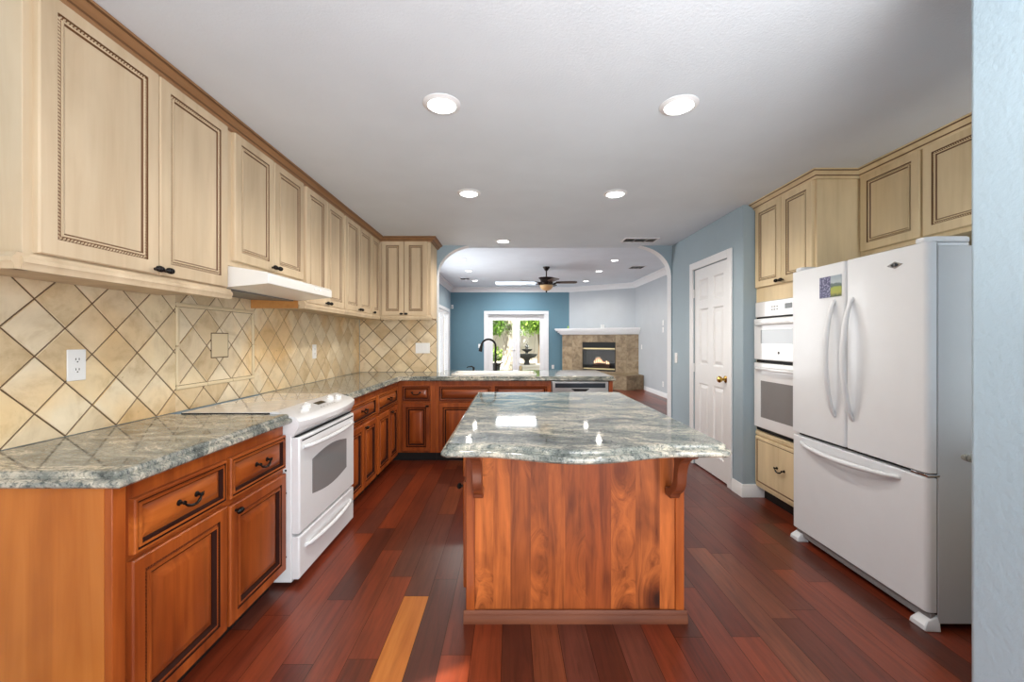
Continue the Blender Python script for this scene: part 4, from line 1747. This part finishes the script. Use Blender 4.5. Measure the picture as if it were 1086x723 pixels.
for z0, z1, wz0, wz1, mt in ((1.152, 1.486, 1.285, 1.395, 'grey_glass_pale'), (.600, 1.128, .690, .985, 'grey_glass')):
    d = obj('oven_door', panel_mesh(mpO, V0, V1, z0, z1, [(0, -.028, 0), (0, .024, 0), (.006, .030, 0)]), 'white', ov, .003)
    b = B()
    mbox(b, mpO, V0 + .10, V1 - .10, .028, .0312, wz0, wz1)
    obj('oven_window', b, mt, d)
    bar_handle(mpO, V0 + .03, V1 - .03, z1 - .045, .030, .04, .013, 'handle', d, 'white')
    if z0 > 1:
        b = B()
        b.lathe([(.011, 0), (.011, .0015), (.008, .002)], mpO((V0 + V1) / 2, .030, 1.215), '-X', 16)
        obj('badge', b, 'slot', d)
for z0, z1 in ((1.487, 1.499), (1.130, 1.150), (.572, .598)):
    b = B()
    mbox(b, mpO, V0 + .004, V1 - .004, -.028, .006, z0, z1)
    obj('vent_gap', b, 'dark', ov)

fcab = thing('upper_cabinet', 'golden cream wall cabinet above the refrigerator', 'cabinet', (2.5, 2.3, 1.87))
FF = 2.350
obj('body', B().box(FF, RW2 - .003, 1.60, 2.803, 1.872, 2.443), 'cream_r', fcab, .002)
mpC = mapper('W', FF)
door(fcab, mpC, 2.375, 2.782, 1.898, UZ, CRR, FLAT, None)
door(fcab, mpC, 1.955, 2.362, 1.898, UZ, CRR, FLAT, None)
door(fcab, mpC, 1.62, 1.942, 1.898, UZ, CRR, FLAT, None)
cab_crown([(OF, YJ - .004), (OF, O0), (FF, O0), (FF, 1.60)], 'trim_3', ['cream_r', 'glaze'], 'cream crown molding over the oven and fridge cabinets')

# ------------------------------------------------------------------ outlets and switches
mpT = mapper('E', XW + .008)


def outlet(mp, a, z, label, name='outlet', cat='outlet', w_=.076, h_=.130, kind='duplex', gangs=1):
    p = mp(a, 0, z)
    t = thing(name, label, cat, p)
    b = B()
    mbox(b, mp, a - w_ / 2, a + w_ / 2, .0004, .006, z - h_ / 2, z + h_ / 2)
    obj('cover_plate', b, 'plastic', t, .003)
    if kind == 'duplex':
        for s in (-1, 1):
            b = B()
            b.prism([mp(a + .017 * math.cos(q), .006, z + s * .021 + .0145 * math.sin(q)) for q in [2 * PI * k / 12 for k in range(12)]], mp(0, .002, 0) - mp(0, 0, 0))
            r = obj('socket', b, 'plastic', t)
            b = B()
            for da in (-.0065, .0065):
                mbox(b, mp, a + da - .0014, a + da + .0014, .0078, .0086, z + s * .021 - .001, z + s * .021 + .008)
            mbox(b, mp, a - .0025, a + .0025, .0078, .0086, z + s * .021 - .010, z + s * .021 - .005)
            obj('slots', b, 'slot', r)
    else:
        for g in range(gangs):
            ga = a + (g - (gangs - 1) / 2) * .046
            b = B()
            mbox(b, mp, ga - .016, ga + .016, .006, .009, z - .033, z + .033)
            obj('rocker', b, 'plastic', t, .002)
    return t


outlet(mpT, 1.742, 1.212, 'white duplex outlet on the tile above the left foreground counter')
outlet(mpT, 3.86, 1.205, 'white outlet on the tile past the range, below the wall cabinets')
outlet(mapper('S', YB - .008), -1.05, 1.212, 'white three-gang switch plate on the tile beside the arch', 'light_switch', 'switch', .172, .125, 'rocker', 3)
outlet(mapper('W', RW), 4.90, 1.10, 'white light switch on the blue wall left of the pantry door', 'light_switch', 'switch', .075, .12, 'rocker', 1)
mpFR = mapper('W', FR)
outlet(mpFR, 9.55, .29, 'white outlet low on the family room right wall', w_=.08, h_=.12)
outlet(mpFR, 9.55, 1.69, 'white control plate high on the family room right wall, upper of two', 'control_plate', 'switch', .075, .12, 'rocker', 1)
outlet(mpFR, 9.55, 1.53, 'white control plate high on the family room right wall, lower of two', 'control_plate', 'switch', .075, .12, 'rocker', 1)
outlet(mpFR, 11.1, 1.11, 'white switch beside the fireplace on the right wall', 'light_switch', 'switch', .075, .12, 'rocker', 1)
mpFB = mapper('S', YF)
outlet(mpFB, -.93, 1.11, 'white switch on the blue wall left of the french doors', 'light_switch', 'switch', .09, .12, 'rocker', 1)
outlet(mpFB, 1.31, .47, 'white outlet on the blue wall right of the french doors', w_=.075, h_=.12)
ms = thing('motion_sensor', 'small white motion sensor high on the blue wall', 'sensor', (-1.79, YF, 2.3))
obj('housing', B().box(-1.80, -1.735, YF - .05, YF - .0005, 2.25, 2.37), 'plastic', ms, .01)
b = B()
b.ball((-1.767, YF - .05, 2.29), .02, .008, .02, 10)
obj('lens', b, 'vent', ms)

# ------------------------------------------------------------------ ceiling fixtures
CL = [(-.327, 2.00, ZC, 'recessed ceiling light nearest the camera on the left'),
      (.812, 2.01, ZC, 'recessed ceiling light nearest the camera on the right'),
      (-.317, 3.215, ZC, 'recessed ceiling light over the far end of the island, left one'),
      (.812, 3.226, ZC, 'recessed ceiling light over the far end of the island, right one'),
      (-.081, 4.78, ZC, 'recessed ceiling light over the sink'),
      (-.95, 8.26, ZF, 'recessed light beyond the arch, left row, nearest the arch'),
      (-.955, 9.65, ZF, 'recessed light beyond the arch, left row, middle'),
      (-.945, 11.25, ZF, 'recessed light beyond the arch, left row, farthest'),
      (2.09, 8.35, ZF, 'recessed light beyond the arch, right row, nearest the arch'),
      (2.06, 9.69, ZF, 'recessed light beyond the arch, right row, middle'),
      (2.06, 11.34, ZF, 'recessed light beyond the arch, right row, farthest')]
proto = None
for x, y, z, lab in CL:
    if proto is None:
        proto = thing('recessed_light', lab, 'ceiling light', (x, y, z), 'recessed ceiling lights')
        b = B()
        b.lathe([(.068, -.012), (.072, -.010), (.090, -.003), (.090, -.0005), (.066, -.0005), (.066, -.008)], (x, y, z), 'Z', 32, 0, False)
        obj('trim_ring', b, 'trim', proto)
        b = B()
        b.lathe([(.066, -.0075), (.066, -.0015)], (x, y, z), 'Z', 32)
        obj('bulb_lens', b, 'bulb', proto)
    else:
        dup(proto, (x, y, z), lab, 'recessed ceiling lights')
    e = (14 if y < 2.5 else 42) if z == ZC else 32
    lamp('SPOT', 'downlight', (x, y, z - .02), (0, 0, 0), e, (1, .92, .82), spot_size=math.radians(165), spot_blend=.5, shadow_soft_size=.05)


def vent(x0, x1, y0, y1, z, label, n=7):
    t = thing('ceiling_vent', label, 'vent', ((x0 + x1) / 2, (y0 + y1) / 2, z), 'ceiling air vents')
    b = B()
    f = .02
    b.box(x0, x1, y0, y0 + f, z - .012, z - .0005).box(x0, x1, y1 - f, y1, z - .012, z - .0005)
    b.box(x0, x0 + f, y0 + f, y1 - f, z - .012, z - .0005).box(x1 - f, x1, y0 + f, y1 - f, z - .012, z - .0005)
    obj('frame', b, 'trim', t, .003)
    obj('duct', B().box(x0 + f, x1 - f, y0 + f, y1 - f, z - .004, z - .0006), 'dark', t)
    b = B()
    for k in range(n):
        yy = y0 + f + (y1 - y0 - 2 * f) * (k + .5) / n
        b.hexa([(x0 + f, yy - .010, z - .012), (x1 - f, yy - .010, z - .012), (x1 - f, yy - .006, z - .012), (x0 + f, yy - .006, z - .012),
                (x0 + f, yy + .004, z - .0045), (x1 - f, yy + .004, z - .0045), (x1 - f, yy + .008, z - .0045), (x0 + f, yy + .008, z - .0045)])
    for k in (1, 2):
        xx = x0 + (x1 - x0) * k / 3
        b.box(xx - .008, xx + .008, y0 + f, y1 - f, z - .0125, z - .0045)
    obj('louvers', b, 'vent', t)


vent(1.27, 1.66, 4.62, 4.82, ZC, 'ceiling vent at the right end of the kitchen ceiling near the arch')
vent(2.62, 2.94, 9.0, 9.35, ZF, 'ceiling vent beyond the arch on the right')
vent(-1.31, -1.05, 10.75, 11.05, ZF, 'ceiling vent beyond the arch on the left')

# ceiling fan
fn = thing('ceiling_fan', 'dark bronze ceiling fan with amber bowl light', 'ceiling fan', (.795, 9.15, ZF))
fx, fy = .795, 9.15
b = B()
b.lathe([(.078, -.0005), (.078, -.012), (.06, -.04), (.035, -.075), (.02, -.085)], (fx, fy, ZF), 'Z', 24)
obj('canopy', b, 'bronze', fn)
b = B()
b.lathe([(.013, -.08), (.013, -.235)], (fx, fy, ZF), 'Z', 12)
obj('downrod', b, 'bronze', fn)
b = B()
b.lathe([(.03, -.215), (.09, -.232), (.17, -.238), (.172, -.25), (.15, -.262), (.135, -.29), (.14, -.335), (.15, -.35), (.13, -.385), (.12, -.40)], (fx, fy, ZF), 'Z', 32)
obj('motor_housing', b, 'bronze', fn)
b = B()
b.lathe([(.145, -.402), (.147, -.412), (.135, -.452), (.10, -.49), (.055, -.512), (.012, -.52)], (fx, fy, ZF), 'Z', 32)
obj('light_bowl', b, 'bowl', fn)
b = B()
b.lathe([(.012, -.521), (.02, -.53), (.022, -.54), (.01, -.552), (.003, -.565)], (fx, fy, ZF), 'Z', 14)
obj('finial', b, 'bronze', fn)
for k in range(5):
    a = math.radians(-4 + 72 * k)
    ca_, sa_ = math.cos(a), math.sin(a)
    zb = ZF - .345

    def loc(r, s, z):
        tilt = -s * .2
        return (fx + ca_ * r - sa_ * s, fy + sa_ * r + ca_ * s, zb + z + tilt)
    b = B()
    o_ = [(.21, -.05), (.28, -.062), (.60, -.070), (.655, -.055), (.672, 0), (.655, .055), (.60, .070), (.28, .062), (.21, .05)]
    lo = [loc(r, s, 0) for r, s in o_]
    hi = [loc(r, s, .007) for r, s in o_]
    b.loft([lo, hi])
    bl = obj('blade', b, 'blade', fn)
    b = B()
    b.tube([loc(.12, 0, -.03), loc(.17, 0, -.028), loc(.21, 0, -.006), loc(.30, 0, -.006)], [.012, .016, .016, .01], 8)
    b.ball(loc(.185, 0, -.02), .028, .028, .022, 10)
    obj('blade_bracket', b, 'bronze', bl)

# ------------------------------------------------------------------ fireplace
dv = Vector((P2 - P1)).normalized()
nv = Vector((dv.y, -dv.x))
if nv.y > 0:
    nv = -nv


def F(a, o, z):
    p = P1 + dv * a + nv * o
    return Vector((p.x, p.y, z))


fp = thing('fireplace', 'corner fireplace with brown stone tile and white mantel', 'fireplace', (2.6, 12.0, 0))
OA0, OA1, OZ0, OZ1 = .55, 1.55, .40, 1.23
SB = .276


def tiles(b, poly_fn, a_rng, z_rng, out0, out1):
    pass


b = B()
gs = .31


def ftile(a0, a1, z0, z1, o0=.0, o1=SB):
    na, nz = max(1, round((a1 - a0) / gs)), max(1, round((z1 - z0) / gs))
    for i in range(na):
        for j in range(nz):
            A0, A1 = a0 + (a1 - a0) * i / na + .0015, a0 + (a1 - a0) * (i + 1) / na - .0015
            Z0, Z1 = z0 + (z1 - z0) * j / nz + .0015, z0 + (z1 - z0) * (j + 1) / nz - .0015
            b.hexa([F(A0, o1 - .012, Z0), F(A1, o1 - .012, Z0), F(A1, o1, Z0), F(A0, o1, Z0),
                    F(A0, o1 - .012, Z1), F(A1, o1 - .012, Z1), F(A1, o1, Z1), F(A0, o1, Z1)])


SA0, SA1 = -.10, 2.195
ftile(SA0, OA0, .37, 1.45)
ftile(OA1, SA1, .37, 1.45)
ftile(OA0, OA1, OZ1, 1.45)
ftile(OA0, OA1, .37, OZ0)
obj('tile_surround', b, 'slate', fp, .002)
b = B()
# masonry core behind the tiles
for (a0, a1, z0, z1) in ((.04, OA0, 0, 1.45), (OA1, 2.0, 0, 1.45), (OA0, OA1, OZ1, 1.45), (OA0, OA1, 0, OZ0)):
    b.hexa([F(a0, .003, z0), F(a1, .003, z0), F(a1, SB - .013, z0), F(a0, SB - .013, z0), F(a0, .003, z1), F(a1, .003, z1), F(a1, SB - .013, z1), F(a0, SB - .013, z1)])
obj('core', b, 'slate', fp)
b = B()
for (a0, a1, o0, o1, z0, z1) in ((OA0, OA1, .003, .02, OZ0, OZ1), (OA0, OA0 + .02, .02, SB - .02, OZ0, OZ1), (OA1 - .02, OA1, .02, SB - .02, OZ0, OZ1),
                                 (OA0 + .02, OA1 - .02, .02, SB - .02, OZ1 - .16, OZ1), (OA0 + .02, OA1 - .02, .02, SB - .02, OZ0, OZ0 + .05)):
    b.hexa([F(a0, o0, z0), F(a1, o0, z0), F(a1, o1, z0), F(a0, o1, z0), F(a0, o0, z1), F(a1, o0, z1), F(a1, o1, z1), F(a0, o1, z1)])
obj('firebox', b, 'firebox', fp)
b = B()
for z0, z1 in ((OZ1 - .20, OZ1 - .165), (OZ0 + .05, OZ0 + .085)):
    b = B()
    b.hexa([F(OA0 + .03, SB - .03, z0), F(OA1 - .03, SB - .03, z0), F(OA1 - .03, SB - .012, z0), F(OA0 + .03, SB - .012, z0),
            F(OA0 + .03, SB - .03, z1), F(OA1 - .03, SB - .03, z1), F(OA1 - .03, SB - .012, z1), F(OA0 + .03, SB - .012, z1)])
    obj('door_rail', b, 'brassy', fp)
b = B()
b.hexa([F(OA0 + .03, SB - .024, OZ0 + .085), F(OA1 - .03, SB - .024, OZ0 + .085), F(OA1 - .03, SB - .020, OZ0 + .085), F(OA0 + .03, SB - .020, OZ0 + .085),
        F(OA0 + .03, SB - .024, OZ1 - .20), F(OA1 - .03, SB - .024, OZ1 - .20), F(OA1 - .03, SB - .020, OZ1 - .20), F(OA0 + .03, SB - .020, OZ1 - .20)])
obj('glass_door', b, 'glass', fp)
random.seed(3)
for a0, a1, o0, o1, z0, z1 in ((.80, 1.30, .10, .14, .50, .50), (.84, 1.32, .17, .12, .50, .52), (.86, 1.22, .13, .17, .58, .60), (.95, 1.34, .16, .11, .60, .57)):
    b = B()
    p, q = F(a0, o0, z0), F(a1, o1, z1)
    b.tube([p, p.lerp(q, .3) + Vector((0, 0, .01)), p.lerp(q, .7), q], [.036, .042, .038, .034], 10)
    obj('log', b, 'log', fp)
for k in range(9):
    a = .88 + .42 * k / 8
    h_ = .07 + .13 * math.exp(-((a - 1.0) / .1) ** 2) + random.random() * .05
    b = B()
    c = F(a, .145, .60)
    b.tube([c, c + Vector((.006, 0, h_ * .35)), c + Vector((-.008, 0, h_ * .7)), c + Vector((.004, 0, h_))], [.012, .018, .010, .002], 8)
    obj('flame', b, 'flame', fp)
# hearth
HP = [(3.495, 10.925), (3.0, 10.75), (1.36, 11.83), (1.36, 12.60), F(SA0, SB + .001, 0).to_2d(), F(SA1, SB + .001, 0).to_2d()]
b = B()
b.prism([(p[0], p[1], 0) for p in HP], (0, 0, .36))
obj('hearth', b, 'slate', fp, .004)
b = B()
b.prism([(p[0], p[1], .3605) for p in HP], (0, 0, .012))
obj('hearth_slab', b, 'slate', fp, .004)
# mantel
b = B()
for o1, z0, z1, da in ((SB + .04, 1.452, 1.475, .02), (SB + .06, 1.475, 1.51, .04), (SB + .10, 1.51, 1.56, .08), (SB + .15, 1.56, 1.60, .13), (SB + .17, 1.60, 1.635, .15)):
    L_ = F(SA0 - da, o1, 0)
    t = (FR - .003 - P1.x - nv.x * o1) / dv.x
    Rr = F(t, o1, 0)
    # left end returns to the blue wall
    loop = [(L_.x, L_.y, z0), (L_.x, YF - .03 if L_.y < YF - .03 else L_.y, z0), (1.8, YF - .012, z0), (FR - .004, 11.68, z0), (Rr.x, Rr.y, z0)]
    b.prism(loop, (0, 0, z1 - z0))
obj('mantel', b, 'trim', fp, .004)
cb_ = thing('cable_plate', 'small white cable box on the mantel against the grey wall', 'cable plate', F(1.08, .0, 1.70))
b = B()
c = F(1.08, .03, 1.636)
b.box(c.x - .05, c.x + .05, c.y - .02, c.y + .02, 1.6365, 1.74)
obj('box', b, 'plastic', cb_, .006)
b = B()
c = F(.06, .2, 1.6365)
b.lathe([(.02, 0), (.028, .02), (.018, .06), (.02, .08)], c, 'Z', 10)
tag(obj('small_vase', b, 'leaf2'), 'tiny green vase at the left end of the mantel', 'vase')

# ------------------------------------------------------------------ garden
struct('ground', B().box(-9, 12, YF + .15, 24, -.14, -.02), 'patio', 'pale concrete patio outside', 'patio')
struct('wall_garden', B().box(-9, 12, 18.2, 18.45, -.02, 2.3), 'stucco', 'sunlit white garden wall', 'wall')
random.seed(11)


def leaves(b, cx, cy, cz, rx, ry, rz, n, sz):
    for _ in range(n):
        while True:
            p = Vector((random.uniform(-1, 1), random.uniform(-1, 1), random.uniform(-1, 1)))
            if .25 < p.length < 1:
                break
        c = Vector((cx + p.x * rx, cy + p.y * ry, cz + p.z * rz))
        R = Matrix.Rotation(random.uniform(0, 2 * PI), 3, 'Z') @ Matrix.Rotation(random.uniform(-1.2, 1.2), 3, 'X')
        s = sz * random.uniform(.6, 1.3)
        vs = [b.bm.verts.new(c + R @ Vector(q)) for q in ((0, -s, 0), (s * .45, 0, s * .12), (0, s, 0), (-s * .45, 0, s * .12))]
        b.face(vs)


def tree(name, label, x, y, trunk_h, crowns, n, mat, sz):
    t = thing(name, label, 'tree', (x, y, -.02))
    b = B()
    b.tube([(x, y, -.02), (x + .05, y, trunk_h * .5), (x - .03, y, trunk_h)], [.10, .075, .05], 8)
    for (cx, cy, cz, rx, ry, rz) in crowns:
        b.tube([(x - .03, y, trunk_h * .85), ((x + cx) / 2, (y + cy) / 2, (trunk_h + cz) / 2 + .1), (cx, cy, cz)], [.05, .035, .012], 6)
    obj('trunk', b, 'bark', t)
    b = B()
    for c in crowns:
        leaves(b, *c, n, sz)
    o = obj('foliage', b, mat, t)
    o['kind'] = 'stuff'


tree('garden_tree', 'leafy tree seen through the left french door pane', -1.0, 17.3, 1.7,
     [(-.68, 17.0, 1.95, .62, .6, .55), (-.5, 16.8, 2.7, .55, .6, .5), (-1.05, 17.0, 1.75, .35, .4, .45), (-1.4, 17.2, 2.7, .9, .6, .6)], 700, 'leaf', .085)
tree('garden_tree', 'leafy tree seen through the right french door pane', 1.2, 17.4, 1.9,
     [(.78, 17.0, 1.9, .62, .6, .5), (1.25, 16.9, 2.1, .6, .5, .55), (.75, 17.1, 2.75, .65, .6, .5), (1.6, 17.2, 2.6, .8, .6, .7)], 700, 'leaf2', .085)
# bare vine stems on the wall
vn = thing('climbing_vine', 'bare climbing vine stems on the sunlit garden wall', 'vine', (-.3, 18.15, -.02))
b = B()
for k in range(22):
    x = -1.3 + random.random() * 2.2
    pts = [(x, 18.12, -.02)]
    z = 0
    while z < 2.0:
        z += .22
        x += random.uniform(-.16, .16)
        pts.append((x, 18.12, z))
    b.tube(pts, [.009 * (1 - .6 * i / len(pts)) for i in range(len(pts))], 5)
obj('stems', b, 'bark', vn)
b = B()
leaves(b, -.3, 18.0, 1.8, 1.6, .08, .35, 420, .06)
o = obj('vine_leaves', b, 'leaf2', vn)
o['kind'] = 'stuff'
sh = thing('potted_shrub', 'green shrub in a dark pot at the left of the patio', 'plant', (-.62, 16.2, -.02))
b = B()
b.lathe([(.16, 0), (.20, .02), (.25, .34), (.27, .36), (.27, .40), (.22, .40)], (-.62, 16.2, -.02), 'Z', 20)
obj('pot', b, 'stone', sh)
b = B()
leaves(b, -.62, 16.2, .72, .34, .3, .36, 260, .08)
o = obj('foliage', b, 'leaf2', sh)
o['kind'] = 'stuff'
ft = thing('garden_fountain', 'dark tiered stone fountain on the patio', 'fountain', (.66, 16.4, -.02))
fx, fy = .66, 16.4
b = B()
b.lathe([(.62, 0), (.64, .05), (.60, .10), (.60, .26), (.66, .30), (.66, .36), (.58, .36), (.55, .22)], (fx, fy, -.02), 'Z', 32)
o = obj('pool_rim', b, 'stucco', ft)
o['label'] = 'pale stone rim'
b = B()
b.lathe([(.16, .20), (.14, .3), (.10, .42), (.09, .5), (.14, .56)], (fx, fy, -.02), 'Z', 20)
obj('pedestal', b, 'stone', ft)
b = B()
b.lathe([(.10, .56), (.30, .62), (.40, .72), (.42, .76), (.38, .76), (.26, .70), (.06, .70), (.06, .84), (.16, .88), (.22, .95), (.20, .95), (.06, .92), (.05, 1.0), (.08, 1.05), (.03, 1.12), (.005, 1.2)], (fx, fy, -.02), 'Z', 28)
obj('tiered_bowl', b, 'stone', ft)

GROUPS = {'upper_cabinet': 'cream upper cabinets', 'base_cabinet': 'base cabinets', 'countertop': 'granite countertops',
          'outlet': 'wall outlets', 'light_switch': 'light switches', 'control_plate': 'wall control plates',
          'garden_tree': 'trees in the garden', 'backsplash': 'stone tile backsplashes'}
for o in bpy.data.objects:
    g = GROUPS.get(o.name.split('.')[0])
    if g and o.parent is None:
        o['group'] = g
for o in bpy.data.objects:
    if '_w' in o:
        del o['_w']
